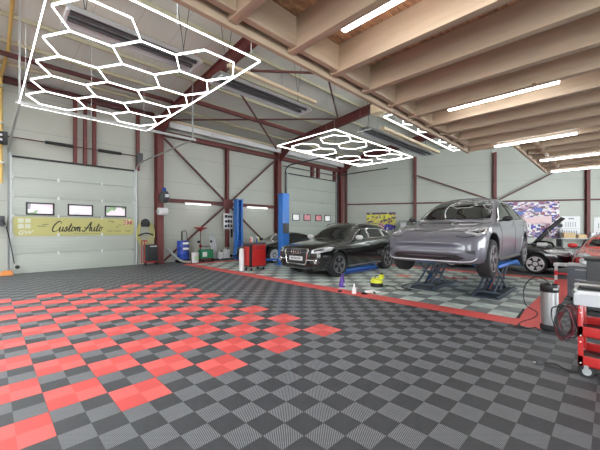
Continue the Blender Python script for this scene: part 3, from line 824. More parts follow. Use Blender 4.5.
# --- the grey electric crossover on the scissor lift
LIFT = .57
root = thing('car', 'large silver grey crossover car raised on a scissor lift', 'car', (5.90, 2.53, LIFT), 0)
TS_ = dict(
 w=[(0, .60), (.03, .70), (.1, .79), (.22, .87), (.45, .925), (.85, .95), (1.5, .955), (2.6, .96), (3.6, .955), (4.3, .92), (4.6, .84), (4.75, .70)],
 zl=[(0, .33), (.04, .27), (.15, .21), (.5, .19), (1.2, .175), (3.8, .18), (4.3, .22), (4.65, .30), (4.75, .36)],
 zs=[(0, .60), (.08, .66), (.25, .745), (.5, .82), (.85, .895), (1.3, .955), (2, 1.0), (3, 1.05), (3.9, 1.10), (4.4, 1.12), (4.75, 1.02)],
 ze=[(0, .61), (.08, .69), (.25, .79), (.5, .865), (.85, .935), (1.25, .99), (1.45, 1.07), (2.1, 1.40), (2.5, 1.505), (3.1, 1.52), (3.7, 1.43), (4.3, 1.22), (4.6, 1.13), (4.75, 1.04)],
 zt=[(0, .62), (.08, .71), (.25, .815), (.5, .89), (.85, .955), (1.2, 1.01), (1.4, 1.10), (2.05, 1.46), (2.5, 1.60), (2.9, 1.62), (3.5, 1.56), (4.2, 1.30), (4.55, 1.17), (4.75, 1.06)],
 wr=[(0, .80), (.5, .76), (1.2, .80), (1.5, .79), (2.1, .70), (2.6, .655), (3.4, .65), (4.2, .68), (4.75, .75)],
 bw=[(0, .93), (.3, .93), (.9, .94), (1.4, .93), (4.0, .93), (4.75, .9)])
tc_ = Car(root, P_GREY, 4.75, TS_, (.86, 3.75), .365, cut_r=.405)
tc_.patch('windshield', [(0, y, z) for y, z in ((-.745, 1.075), (-.40, 1.06), (0, 1.06), (.40, 1.06), (.745, 1.075), (.70, 1.25), (.63, 1.44), (.50, 1.51), (0, 1.56), (-.50, 1.51), (-.63, 1.44), (-.70, 1.25))], (1, 0, 0), M_GLASS, .004, .06)
tc_.patch('glass_roof', [(2.5, -.56, 0), (2.5, .56, 0), (3.9, .54, 0), (3.9, -.54, 0)], (0, 0, -1), M_GLASS, .004, .08)
side_glass(tc_, [[(1.52, 1.03), (2.62, 1.06), (2.60, 1.46), (2.2, 1.39), (1.85, 1.23)], [(2.68, 1.065), (3.62, 1.10), (3.62, 1.395), (3.2, 1.46), (2.67, 1.465)], [(3.69, 1.11), (4.16, 1.14), (4.05, 1.215), (3.69, 1.365)]], M_BLK)
# headlamps wrap round the corner
tc_.patch('headlamp', [(.22, -.86, .735), (.30, -.55, .72), (.34, -.54, .755), (.52, -.72, .835), (.80, -.94, .87), (.60, -.95, .80)], (.66, .62, -.35), M_LENS, .006, .03, mirror=True)
tc_.patch('headlamp_insert', [(.36, -.62, .765), (.50, -.74, .815), (.66, -.90, .85), (.52, -.90, .80), (.34, -.80, .755)], (.66, .62, -.35), M_LENSD, .010, .03, mirror=True)
# lower intake and fascia creases
tc_.patch('lower_intake', [(0, y, z) for y, z in ((-.58, .285), (.58, .285), (.68, .33), (.56, .385), (0, .39), (-.56, .385), (-.68, .33))], (1, 0, 0), M_TRIM, .004, .04)
tc_.patch('side_vent', [(0, -.86, .40), (0, -.86, .475), (0, -.70, .46), (0, -.72, .425)], (1, .25, 0), M_TRIM, .004, .03, mirror=True)
False and tc_.patch('lower_lip', [(0, y, z) for y, z in ((-.70, .245), (0, .232), (.70, .245), (.82, .285), (.70, .272), (0, .262), (-.70, .272), (-.82, .285))], (1, 0, 0), M_RIMS, .012, .03)
# sculpted nose panel: an overhanging upper lip above a concave band and a lower shelf
pf = curve([(.385, 0), (.40, .03), (.43, .042), (.46, .034), (.50, .004), (.53, .006), (.57, .03), (.61, .048), (.64, .03), (.67, 0)])
NY, NZ = 28, 18; V = []; ok = True
for i in range(NY+1):
    for j in range(NZ+1):
        y = -.66+1.32*i/NY; z = .385+.285*j/NZ
        zz = min(z, .655); h = tc_.hit((-3, y, zz), (1, 0, 0)) or Vector((.1, y, zz))
        tp = 1-abs(y/.66)**5
        V.append((h.x-.003-pf(z)*tp, y, z))
mb = MB(); mb.add(V, [(i*(NZ+1)+j, (i+1)*(NZ+1)+j, (i+1)*(NZ+1)+j+1, i*(NZ+1)+j+1) for i in range(NY) for j in range(NZ)])
fo = mb.build('bumper_panel', P_GREY, root, smooth=60)
tc_.line('lower_highlight', [(-3, -.84, .33), (-3, -.74, .27), (-3, -.4, .262), (-3, 0, .26), (-3, .4, .262), (-3, .74, .27), (-3, .84, .33)], (1, 0, 0), M_RIMS, .011, n=8, dense=.03)  # highlight along the bumper's lower edge, put in as a bright strip
for yy in (-1, 1):
    tc_.line('lamp_edge', [(-3, yy*.52, .715), (-3, yy*.66, .70), (-3, yy*.80, .725)], (1, 0, 0), M_SEAM, .009)
tc_.line('panel_gap', [(.30, -.60, 2), (.9, -.72, 2), (1.28, -.80, 2)], (0, 0, -1), M_SEAM, .006, mirror=True)
tc_.line('panel_gap', [(.26, -.6, 2), (.24, 0, 2), (.26, .6, 2)], (0, 0, -1), M_SEAM, .005)
tc_.line('wiper', [(1.36, -.1, 2), (1.33, -.65, 2)], (0, 0, -1), M_BLK, .014); tc_.line('wiper', [(1.33, .45, 2), (1.38, -.05, 2)], (0, 0, -1), M_BLK, .014)
for x in (1.45, 2.66, 3.6): tc_.line('panel_gap', [(x, -1.5, 1.02), (x-.02, -1.5, .7), (x+.02, -1.5, .3)], (0, 1, 0), M_SEAM, .005, mirror=True)
tc_.line('sill_trim', [(1.35, -1.5, .235), (3.3, -1.5, .235)], (0, 1, 0), M_TRIM, .035, mirror=True)
for x in (2.35, 3.3): tc_.line('door_handle', [(x, -1.5, .93), (x+.18, -1.5, .935)], (0, 1, 0), P_GREY, .013, mirror=True)
tc_.patch('tail_lamp', [(4.3, -.9, .98), (4.7, -.5, .96), (4.7, -.5, 1.04), (4.3, -.9, 1.06)], (-.7, .7, 0), M_TAIL, .006, .04, mirror=True)
for sg in (-1, 1): mirror_pod(root, 1.62, .93, 1.04, M_BLK, sg, .78)
for wx in (.86, 3.75):
    for sg in (-1, 1): wheel(root, wx, sg*.83, .365, .235, sg, M_RIMD, 5, 'twin').location = (0, 0, -.075)   # suspension hangs down
MB().box((.9, -.75, .15), (3.8, .75, .2)).build('underbody', M_BLK, root, .01)

# --- black German style SUV
root = thing('car', 'black crossover car with silver framed grille and roof rails', 'car', (6.50, 6.64, .0), 0)
AT = dict(
 w=[(0, .66), (.03, .76), (.12, .85), (.3, .905), (.6, .93), (1.5, .94), (2.6, .945), (3.7, .94), (4.2, .91), (4.5, .84), (4.62, .72)],
 zl=[(0, .34), (.05, .27), (.2, .22), (.6, .2), (1.3, .2), (3.8, .21), (4.3, .27), (4.62, .36)],
 zs=[(0, .74), (.05, .80), (.2, .86), (.5, .915), (1.0, .97), (1.4, 1.01), (2.4, 1.06), (3.4, 1.10), (4.0, 1.13), (4.4, 1.12), (4.62, 1.0)],
 ze=[(0, .76), (.05, .84), (.2, .905), (.5, .955), (1.0, 1.005), (1.3, 1.03), (1.5, 1.11), (1.95, 1.37), (2.3, 1.49), (3.2, 1.51), (3.8, 1.44), (4.2, 1.30), (4.5, 1.15), (4.62, 1.02)],
 zt=[(0, .78), (.05, .87), (.2, .945), (.5, 1.0), (1.0, 1.05), (1.28, 1.075), (1.45, 1.13), (1.95, 1.45), (2.35, 1.60), (2.8, 1.645), (3.5, 1.62), (4.0, 1.52), (4.3, 1.36), (4.5, 1.20), (4.62, 1.04)],
 wr=[(0, .80), (.5, .78), (1.2, .80), (1.5, .80), (2.0, .73), (2.5, .69), (3.6, .67), (4.2, .68), (4.62, .75)],
 bw=[(0, .95), (.3, .94), (1.4, .93), (4.0, .93), (4.62, .92)])
ac = Car(root, P_BLACK, 4.62, AT, (.86, 3.67), .375, cut_r=.415)
ac.patch('windshield', [(0, y, z) for y, z in ((-.70, 1.13), (0, 1.14), (.70, 1.13), (.64, 1.28), (.565, 1.43), (.4, 1.48), (0, 1.51), (-.4, 1.48), (-.565, 1.43), (-.64, 1.28))], (1, 0, 0), M_GLASS, .004, .06)
side_glass(ac, [[(1.62, 1.085), (2.52, 1.115), (2.50, 1.435), (2.2, 1.405), (1.95, 1.30)], [(2.58, 1.12), (3.45, 1.15), (3.42, 1.425), (2.57, 1.44)], [(3.52, 1.16), (4.08, 1.2), (3.88, 1.33), (3.52, 1.41)]], M_CHROME, .012)
# single frame grille
G = [(-.42, .84), (.42, .84), (.475, .80), (.40, .43), (.36, .40), (-.36, .40), (-.40, .43), (-.475, .80)]
ac.patch('grille', [(0, y, z) for y, z in G], (1, 0, 0), M_TRIM, .006, .04)
H = []
for i in range(len(G)):
    a, b = G[i-1], G[i]
    for k in range(6): H.append((0, a[0]+(b[0]-a[0])*k/6, a[1]+(b[1]-a[1])*k/6))
HH = [ac.hit((-3, y, z), (1, 0, 0)) for _, y, z in H]; HH = [h+Vector((-.01, 0, 0)) for h in HH if h is not None]
MB().tube(HH, .022, 8, True).build('grille_frame', M_CHROME, root)
for k in range(7): ac.line('grille_slat', [(-3, -.40+.005*k, .78-.045*k), (-3, .40-.005*k, .78-.045*k)], (1, 0, 0), M_RIMD, .007)
e = MB()
for k in range(4):
    cy = -.135+.09*k; e.tube([(-.035, cy+.06*math.cos(a*PI/12), .755+.06*math.sin(a*PI/12)) for a in range(24)], .008, 6, True)
e.build('ring_emblem', M_CHROME, root)
pl = MB().box((-.045, -.27, .50), (-.03, .27, .62)).build('number_plate', M_PLATE, root, .004)
e = MB()
for k in range(7): e.box((-.048, -.2+k*.06, .535), (-.045, -.165+k*.06, .59))
e.build('plate_marks', M_DKG, pl)
ac.patch('headlamp', [(.12, -.50, .70), (.12, -.50, .80), (.40, -.80, .90), (.62, -.94, .90), (.45, -.95, .80), (.15, -.72, .71)], (.75, .62, -.15), M_LENS, .006, .03, mirror=True)
ac.patch('headlamp_insert', [(.16, -.56, .735), (.16, -.56, .785), (.36, -.76, .845), (.30, -.80, .79)], (.75, .62, -.15), M_LENSD, .010, .03, mirror=True)
ac.patch('front_vent', [(0, -.54, .42), (0, -.54, .60), (0, -.78, .60), (0, -.84, .50), (0, -.80, .42)], (1, .15, 0), M_TRIM, .004, .04, mirror=True)
ac.line('vent_bar', [(-1, -.54, .53), (-1, -.80, .53)], (1, .1, 0), M_RIMS, .012, mirror=True)
for sg in (-1, 1):
    h = ac.hit((-3, sg*.73, .50), (1, 0, 0)); MB().lathe([(.062, 0), (.066, .02), (.05, .03), (.001, .02)], h, (-1, 0, 0), 18).build('fog_lamp', M_CHROME, root)
ac.patch('lower_intake', [(0, -.60, .28), (0, .60, .28), (0, .66, .36), (0, -.66, .36)], (1, 0, 0), M_TRIM, .004, .04)
ac.line('sill_strip', [(1.35, -1.5, .30), (3.2, -1.5, .30)], (0, 1, 0), M_RIMD, .022, mirror=True)
ac.line('belt_crease', [(.95, -1.5, .88), (2.5, -1.5, .92), (4.2, -1.5, .96)], (0, 1, 0), P_BLACK, .012, mirror=True)
for x in (1.48, 2.55, 3.42): ac.line('panel_gap', [(x, -1.5, 1.06), (x-.02, -1.5, .7), (x+.03, -1.5, .33)], (0, 1, 0), M_SEAM, .005, mirror=True)
for x in (2.28, 3.16): ac.line('door_handle', [(x, -1.5, .965), (x+.19, -1.5, .975)], (0, 1, 0), P_BLACK, .016, mirror=True)
for x in (2.22, 3.10): pass
ac.line('panel_gap', [(.10, -.55, 2), (.6, -.72, 2), (1.28, -.80, 2)], (0, 0, -1), M_SEAM, .006, mirror=True)
for sg in (-1, 1):
    MB().tube(bez([(2.1, sg*.62, 1.52), (2.3, sg*.635, 1.60), (2.9, sg*.64, 1.635), (3.6, sg*.63, 1.60), (3.95, sg*.62, 1.50)], 6), .016, 8).build('roof_rail', M_CHROME, root)
    mirror_pod(root, 1.72, .93, 1.12, M_RIMS, sg, 1.1)
ac.line('wiper', [(1.36, -.1, 2), (1.34, -.65, 2)], (0, 0, -1), M_BLK, .012); ac.line('wiper', [(1.34, .45, 2), (1.36, -.05, 2)], (0, 0, -1), M_BLK, .012)
ac.patch('tail_lamp', [(4.2, -.93, .98), (4.5, -.7, .96), (4.5, -.7, 1.08), (4.2, -.93, 1.08)], (-.6, .8, 0), M_TAIL, .006, .04, mirror=True)
for wx in (.86, 3.67):
    for sg in (-1, 1): wheel(root, wx, sg*.81, .375, .255, sg, M_RIMD, 5, 'twin')

# --- hatchback with open bonnet, facing right
root = thing('car', 'black hatchback with its bonnet propped open at right', 'car', (13.1, .92, .0), PI/2)
HT = dict(
 w=[(0, .56), (.04, .66), (.15, .76), (.35, .82), (.8, .86), (3.4, .87), (4.0, .78), (4.15, .66)],
 zl=[(0, .33), (.05, .25), (.3, .2), (3.6, .2), (4.15, .32)],
 zs=[(0, .60), (.05, .66), (.25, .74), (.6, .81), (1.1, .87), (2.5, .92), (3.6, .98), (4.15, .92)],
 ze=[(0, .62), (.05, .69), (.25, .78), (.6, .85), (1.1, .91), (1.35, 1.0), (1.8, 1.26), (2.3, 1.37), (3.3, 1.36), (3.8, 1.2), (4.15, .96)],
 zt=[(0, .63), (.05, .71), (.25, .80), (.6, .88), (1.05, .94), (1.3, 1.04), (1.8, 1.34), (2.3, 1.46), (3.2, 1.45), (3.8, 1.28), (4.15, .99)],
 wr=[(0, .8), (1.1, .8), (1.4, .79), (2, .70), (3.4, .68), (4.15, .75)],
 bw=[(0, .94), (.4, .94), (4.15, .93)])
hc = Car(root, P_BLACK2, 4.15, HT, (.82, 3.35), .315, cut_r=.35)
hc.patch('windshield', [(0, y, z) for y, z in ((-.62, 1.0), (.62, 1.0), (.52, 1.3), (0, 1.36), (-.52, 1.3))], (1, 0, 0), M_GLASS, .004, .06)
side_glass(hc, [[(1.5, .95), (2.35, .965), (2.33, 1.31), (2.0, 1.27)], [(2.41, .965), (3.2, .99), (3.15, 1.29), (2.4, 1.315)]], M_BLK)
hc.patch('headlamp', [(.12, .45, .56), (.12, .42, .68), (.45, .70, .78), (.62, .82, .76), (.42, .84, .64), (.15, .66, .56)], (.75, -.6, -.2), M_LENS, .006, .03, mirror=True)
hc.patch('engine_bay', [(.22, -.6, 0), (.16, 0, 0), (.22, .6, 0), (1.08, .66, 0), (1.08, -.66, 0)], (0, 0, -1), M_BLK, .004, .06)
hc.patch('grille', [(0, -.36, .46), (0, .36, .46), (0, .40, .56), (0, -.40, .56)], (1, 0, 0), M_TRIM, .005, .04)
eng = MB()
rq = random.Random(3)
for k in range(9):
    x, y = .35+.2*(k % 4), -.45+.22*(k//2); z = hc.F['zt'](x)-.04
    eng.box((x, y, z-.05), (x+.14, y+.17, z+.03+.05*rq.random()))
eng.build('engine_block', M_GALV, root, .012)
MB().tube(bez([(.4, .4, .86), (.5, .2, .97), (.8, .1, 1.0), (1.0, -.2, .95)], 6), .035, 8).build('intake_hose', M_RUB, root)
MB().cbox((.7, .45, .93), (.25, .22, .10)).build('battery', M_WHT, root, .01)
# bonnet panel hinged at the cowl
bn = MB(); a = math.radians(52); nv = 8; mv = 8; V = []
for i in range(nv+1):
    for j in range(mv+1):
        s_ = i/nv; yy = (-.64+.05*s_**2+(1.28-.10*s_**2)*j/mv); dl = s_*1.12
        c_ = -.03*(2*j/mv-1)**2-.05*s_**3
        V.append((.98-dl*math.cos(a)+c_*math.sin(a), yy, .95+dl*math.sin(a)+c_*math.cos(a)))
n_ = len(V); V2 = [(x-.016, y, z-.022) for x, y, z in V]
fs = []
for i in range(nv):
    for j in range(mv):
        q_ = i*(mv+1)+j; fs.append((q_, q_+1, q_+mv+2, q_+mv+1)); fs.append((n_+q_, n_+q_+mv+1, n_+q_+mv+2, n_+q_+1))
bd = [j for j in range(mv+1)]+[i*(mv+1)+mv for i in range(1, nv+1)]+[nv*(mv+1)+j for j in range(mv-1, -1, -1)]+[i*(mv+1) for i in range(nv-1, 0, -1)]
for i in range(len(bd)): p_, q_ = bd[i], bd[(i+1) % len(bd)]; fs.append((p_, q_, q_+n_, p_+n_))
bn.add(V+V2, fs); bo = bn.build('bonnet', mat('bonnet_black', (.012, .012, .015), .6, spec=.15), root)
ln = MB(); kk = [i*(mv+1)+j for i in (1, nv-1) for j in (1, mv-1)]
for i in range(1, nv-1):
    for j in range(1, mv-1):
        q = [i*(mv+1)+j, i*(mv+1)+j+1, (i+1)*(mv+1)+j+1, (i+1)*(mv+1)+j]
        ln.add([(V2[k][0]-.006, V2[k][1], V2[k][2]-.005) for k in q]+[(V2[k][0]-.0, V2[k][1], V2[k][2]-.0) for k in q], [(0, 1, 2, 3), (7, 6, 5, 4), (0, 4, 5, 1), (1, 5, 6, 2), (2, 6, 7, 3), (3, 7, 4, 0)])
ln.build('bonnet_liner', mat('liner_felt', (.012, .012, .014), .9), bo)
MB().cyl((.35, .5, .80), (.56, .5, 1.46), .007, 6).build('bonnet_prop', M_GALV, root)
for x in (1.42, 2.38): hc.line('panel_gap', [(x, -1.5, .93), (x-.02, -1.5, .6), (x+.02, -1.5, .3)], (0, 1, 0), M_SEAM, .005, mirror=True)
hc.line('side_strip', [(1.3, -1.5, .50), (2.9, -1.5, .52)], (0, 1, 0), M_TRIM, .016, mirror=True)
hc.line('sill_strip', [(1.2, -1.5, .24), (2.95, -1.5, .24)], (0, 1, 0), M_RIMS, .012, mirror=True)
for sg in (-1, 1): mirror_pod(root, 1.55, .86, .97, P_BLACK2, sg)
for wx in (.82, 3.35):
    for sg in (-1, 1): wheel(root, wx, sg*.75, .315, .2, sg, M_RIMS, 5, 'star', .72)

# --- low dark sports car between the lift posts
root = thing('car', 'low black sports car parked between two blue lift posts', 'car', (7.6, 10.85, .0), 0)
PT = dict(
 w=[(0, .58), (.05, .70), (.2, .80), (.5, .86), (1.0, .88), (2.2, .87), (3.4, .92), (4.1, .88), (4.45, .72)],
 zl=[(0, .28), (.05, .2), (.3, .15), (4.0, .16), (4.45, .32)],
 zs=[(0, .50), (.06, .57), (.25, .66), (.6, .78), (.9, .82), (1.3, .82), (2.2, .86), (3.2, .92), (4.0, .86), (4.45, .74)],
 ze=[(0, .52), (.06, .59), (.25, .68), (.6, .79), (1.2, .85), (1.5, .93), (1.95, 1.14), (2.4, 1.2), (3.0, 1.14), (3.8, .93), (4.45, .77)],
 zt=[(0, .53), (.06, .60), (.25, .68), (.6, .76), (1.15, .86), (1.4, .95), (1.95, 1.22), (2.4, 1.30), (2.9, 1.26), (3.8, .99), (4.45, .79)],
 wr=[(0, .75), (.9, .72), (1.4, .78), (2, .66), (2.6, .62), (3.6, .62), (4.45, .7)],
 bw=[(0, .93), (.6, .90), (1.3, .93), (3.2, .92), (4.45, .9)])
pc = Car(root, P_BLACK, 4.45, PT, (.88, 3.25), .325, cut_r=.355)
pc.patch('windshield', [(0, y, z) for y, z in ((-.62, .93), (.62, .93), (.50, 1.16), (0, 1.22), (-.50, 1.16))], (1, 0, 0), M_GLASS, .004, .06)
side_glass(pc, [[(1.62, .89), (2.7, .92), (2.65, 1.13), (2.1, 1.13)], [(2.77, .93), (3.3, .97), (2.9, 1.1), (2.77, 1.12)]], M_BLK)
pc.patch('headlamp', [(.25, -.50, .62), (.28, -.48, .72), (.5, -.62, .78), (.6, -.74, .74), (.42, -.80, .64)], (.8, .3, -.5), M_LENS, .008, .03, mirror=True, rnd=4)
pc.patch('front_intake', [(0, -.5, .27), (0, .5, .27), (0, .46, .36), (0, -.46, .36)], (1, 0, 0), M_TRIM, .004, .04)
for x in (1.5, 2.75): pc.line('panel_gap', [(x, -1.5, .86), (x, -1.5, .5), (x, -1.5, .26)], (0, 1, 0), M_SEAM, .005, mirror=True)
for sg in (-1, 1): mirror_pod(root, 1.6, .86, .9, P_BLACK, sg)
for wx in (.88, 3.25):
    for sg in (-1, 1): wheel(root, wx, sg*.77, .325, .23, sg, M_RIMS, 10, 'star', .74)

# --- red car nose at the right edge
root = thing('car', 'bright red car cut off by the right picture edge', 'car', (10.8, -.1, .0), 0)
rc_ = Car(root, P_RED, 4.45, PT, (.88, 3.25), .325, cut_r=.355)
rc_.patch('windshield', [(0, y, z) for y, z in ((-.62, .93), (.62, .93), (.50, 1.16), (0, 1.22), (-.50, 1.16))], (1, 0, 0), M_GLASS, .004, .06)
side_glass(rc_, [[(1.62, .89), (2.7, .92), (2.65, 1.13), (2.1, 1.13)]], M_BLK)
rc_.patch('headlamp', [(.25, -.50, .62), (.28, -.48, .72), (.5, -.62, .78), (.6, -.74, .74), (.42, -.80, .64)], (.8, .3, -.5), M_LENS, .008, .03, mirror=True, rnd=4)
rc_.patch('front_intake', [(0, -.5, .27), (0, .5, .27), (0, .46, .40), (0, -.46, .40)], (1, 0, 0), M_TRIM, .004, .04)
for sg in (-1, 1): mirror_pod(root, 1.6, .86, .9, P_RED, sg)
for wx in (.88, 3.25):
    for sg in (-1, 1): wheel(root, wx, sg*.77, .325, .23, sg, M_RIMS, 5, 'star', .74)
# ------------------------------------------------------------------ lifts
def lift_post(x, y, sg, label):
    t = thing('lift_post', label, 'car lift', (x, y, 0))
    MB().box((-.3, -.22, 0), (.3, .22, .025)).build('base_plate', M_BLUE, t, .004)
    c = MB(); c.box((-.17, -.16*sg-.012, .025), (.17, -.16*sg+.012, 2.84)); c.box((-.17, min(-.16*sg, .12*sg), .025), (-.145, max(-.16*sg, .12*sg), 2.84)); c.box((.145, min(-.16*sg, .12*sg), .025), (.17, max(-.16*sg, .12*sg), 2.84)); c.box((-.17, -.17, 2.80), (.17, .17, 2.84))
    for X in (-.17, .09): c.box((X, .10*sg-.012, .025), (X+.08, .10*sg+.012, 2.84))
    c.build('column', M_BLUE, t, .004)
    MB().box((-.12, -.10, .25), (.12, .16, .85)).build('carriage', M_DBLUE, t, .01)
    for a in (-.75, .75):
        ar = MB().bar((.05*a, .14*sg, .20), (a, .52*sg, .20), .09, .08).build('lift_arm', M_BLUE, t, .006)
        MB().cyl((a, .52*sg, .16), (a, .52*sg, .27), .055, 14).build('pad', M_RUB, ar)
    MB().box((-.17, -.19*sg-.06, 1.25), (.1, -.19*sg+.02, 1.65)).build('control_box', M_DKG, t, .01)
    MB().cyl((-.05, -.03, .9), (-.05, -.03, 2.78), .03, 10).build('hydraulic_ram', M_CHROME, t)
    return t
lift_post(8.42, 9.38, 1, 'blue lift post in front, beside black crossover car')
lift_post(8.52, 12.68, -1, 'blue lift post at the back near the braced wall')
t = thing('low_rise_lift', 'flat blue low lift plate lying beneath the black crossover', 'car lift', (8.05, 5.98, 0))
MB().box((0, 0, 0), (1.9, .42, .06)).build('base_frame', M_DBLUE, t, .006)
MB().box((.05, .02, .07), (1.85, .40, .14)).build('platform', M_BLUE, t, .008)
for x in (.1, 1.5): MB().box((x, .08, .14), (x+.25, .34, .18)).build('rubber_pad', M_RUB, t, .006)
MB().prism([(0, .0), (-.28, 0), (0, .06)], (0, .03, 0), (1, 0, 0), (0, 0, 1), (0, .36, 0)).build('ramp', M_BLUE, t)
M_SC = mat('lift_arm_steel', (.10, .13, .17), .4, .4, noise=.1)
M_BASE = mat('lift_base', (.035, .05, .07), .5, noise=.2)
t = thing('scissor_lift', 'double scissor car lift with blue platforms under grey car', 'car lift', (7.15, 2.53, 0))
for sg, cy in ((-1, -.66), (1, .66)):
    b = MB(); b.box((.05, cy-.27, 0), (1.75, cy+.27, .025)); b.box((.1, cy-.25, .025), (1.7, cy-.21, .07)); b.box((.1, cy+.21, .025), (1.7, cy+.25, .07)); b.build('base_frame', M_BASE, t, .004)
    for q in (-1, 1):
        y = cy+q*.15
        for (a, b_) in (((.25, .10), (1.15, .62)), ((1.15, .10), (.25, .62)), ((.75, .10), (1.45, .62))):
            dy = .022 if a[0] < b_[0] else -.022
            MB().bar((a[0], y+dy, a[1]), (b_[0], y+dy, b_[1]), .03, .05).build('scissor_arm', M_SC, t, .006)
    for x, z in ((.70, .36), (.25, .1), (1.15, .1)): MB().cyl((x, cy-.24, z), (x, cy+.24, z), .022, 10).build('pivot_shaft', M_SC, t)
    MB().cyl((.35, cy, .14), (1.05, cy, .48), .035, 10).build('hydraulic_ram', M_CHROME, t)
    MB().box((.2, cy-.25, .625), (1.85, cy+.25, .685)).build('platform', M_BLUE, t, .008)
    MB().prism([(0, 0), (.34, -.12), (.34, -.10), (0, .05)], (1.86, cy-.25, .635), (1, 0, 0), (0, 0, 1), (0, .5, 0)).build('ramp_flap', M_BLUE, t)
    for x in (.3, 1.45): MB().box((x, cy-.1, .687), (x+.2, cy+.1, .745)).build('rubber_block', M_RUB, t, .008)

# ------------------------------------------------------------------ tool cabinet and left wall equipment
def caster(t, x, y, r=.05):
    c = MB().cyl((x-.015, y, r), (x+.015, y, r), r, 14).build('caster', M_RUB, t)
    MB().box((x-.028, y-.02, r), (x-.018, y+.02, r*2.3)).build('caster_fork', M_GALV, c)
t = thing('tool_cabinet', 'red roller tool cabinet with black top beside blue post', 'cabinet', (6.25, 8.6, 0))
for x in (.07, .58):
    for y in (.06, .36): caster(t, x, y, .055)
MB().box((0, 0, .13), (.66, .42, .90)).build('body', M_BLK, t, .01)
MB().box((-.01, -.01, .90), (.67, .43, .95)).build('top', M_DKG, t, .012)
d = MB().box((.07, -.025, .16), (.63, -.002, .74)).build('door', M_RED, t, .006); MB().box((.09, -.045, .42), (.11, -.026, .52)).build('handle', M_CHROME, d)
d = MB().box((.07, -.025, .755), (.63, -.002, .885)).build('drawer', M_RED, t, .006); MB().box((.2, -.045, .83), (.5, -.026, .85)).build('handle', M_CHROME, d)
MB().box((-.02, .06, .18), (-.002, .38, .82)).build('side_panel', M_RED, t, .006)
rq = random.Random(5)
for i, (n, c, lab) in enumerate((('spray_can', M_RED, 'red capped can standing on the red tool cabinet'), ('spray_can', M_WHT, 'white can standing on the red tool cabinet'), ('spray_can', M_DBLUE, 'blue can standing on the red tool cabinet'), ('spray_can', M_YEL, 'yellow can standing on red tool cabinet top'))):
    t = thing(n, lab, 'can', (6.37+i*.13, 8.75+.1*(i % 2), .95)); MB().lathe([(.026, 0), (.03, .005), (.03, .14), (.02, .155)]).build('can', c, t); MB().lathe([(.018, .155), (.018, .185), (.01, .19)]).build('cap', M_WHT, t)
tag(MB().lathe([(.07, 0), (.085, .02), (.09, .5), (.08, .72), (.04, .76)], n=18).build('white_canister', M_WHT, loc=(6.12, 8.92, 0.0)), 'tall white canister standing left of the red tool cabinet', 'canister')

t = thing('air_compressor', 'black box machine on red wheeled frame beside banner door', 'compressor', (4.30, 12.80, 0))
f = MB()
for y in (.0, .30): f.tube(bez([(.0, y, .09), (.0, y, .85), (.05, y, .98), (.12, y, .9)], 4), .018, 8)
f.tube([(.05, 0, .97), (.05, .3, .97)], .016, 8); f.tube([(0, 0, .12), (.5, 0, .12), (.5, .3, .12), (0, .3, .12)], .018, 8)
f.build('frame', M_RED, t)
MB().box((.05, -.02, .16), (.50, .32, .80)).build('housing', mat('soot_black', (.03, .033, .037), .5), t, .03)
g = MB()
for k in range(8): g.box((.10, -.03, .25+k*.06), (.45, -.021, .275+k*.06))
g.build('vent', M_BLK, t)
MB().box((.2, -.028, .72), (.46, -.02, .76)).build('name_strip', M_LGR, t)
for x in (.03, .47): MB().cyl((x-.02, .0, .07), (x+.02, .0, .07), .07, 16).build('wheel', M_RUB, t)
t = thing('hose_reel', 'yellow hose looped around a black hook on the wall', 'hose', (4.47, WY-.14, 1.28))
rq = random.Random(2)
for k in range(4):
    a_, b_ = .19+.05*k+.02*rq.random(), .37+.05*k
    MB().tube([(a_*math.cos(u*PI/16)+.01*k, -.02*k/3, b_*math.sin(u*PI/16)-.02*k) for u in range(32)], .013, 6, True).build('hose_loop', M_YHOSE, t)
MB().prism([(.15*math.cos(PI*k/8)*1.1, .22*math.sin(PI*k/8)) for k in range(9)]+[(-.12, -.1), (.12, -.1)], (0, .0, .33), (1, 0, 0), (0, 0, 1), (0, -.13, 0)).build('hook_bracket', M_BLK, t, .01)
MB().tube(bez([(-.28, -.1, -.12), (0, -.14, -.03), (.28, -.1, -.1)], 6), .03, 8).build('spray_lance', M_BLK, t)
t = thing('wall_hose_reel', 'dark enclosed hose reel high on the first red column', 'hose reel', (5.02, WY-.72, 2.50))
MB().lathe([(.02, -.11), (.2, -.11), (.24, -.08), (.24, .08), (.2, .11), (.02, .11)], (0, 0, .2), (1, 0, 0), 24).build('drum_case', M_DKG, t)
MB().prism([(-.06, .38), (.06, .30), (.1, .52), (.0, .58)], (-.06, .02, 0), (0, 1, 0), (0, 0, 1), (.12, 0, 0)).build('bracket', M_DBLUE, t, .01)
MB().box((-.1, .12, .1), (.1, .32, .32)).build('mount', M_BLK, t)
MB().box((-.07, -.245, .18), (.07, -.235, .30)).build('label', M_LGR, t)
t = thing('paper_roll', 'white paper roll hung on first red column', 'paper roll', (4.98, WY-.62, 2.12))
MB().cyl((-.17, 0, 0), (.17, 0, 0), .15, 24).build('roll', M_WHT, t); MB().cyl((-.20, 0, 0), (.20, 0, 0), .02, 8).build('holder', M_GALV, t)
MB().box((-.19, 0, -.01), (-.175, .2, .03)).build('arm', M_GALV, t)
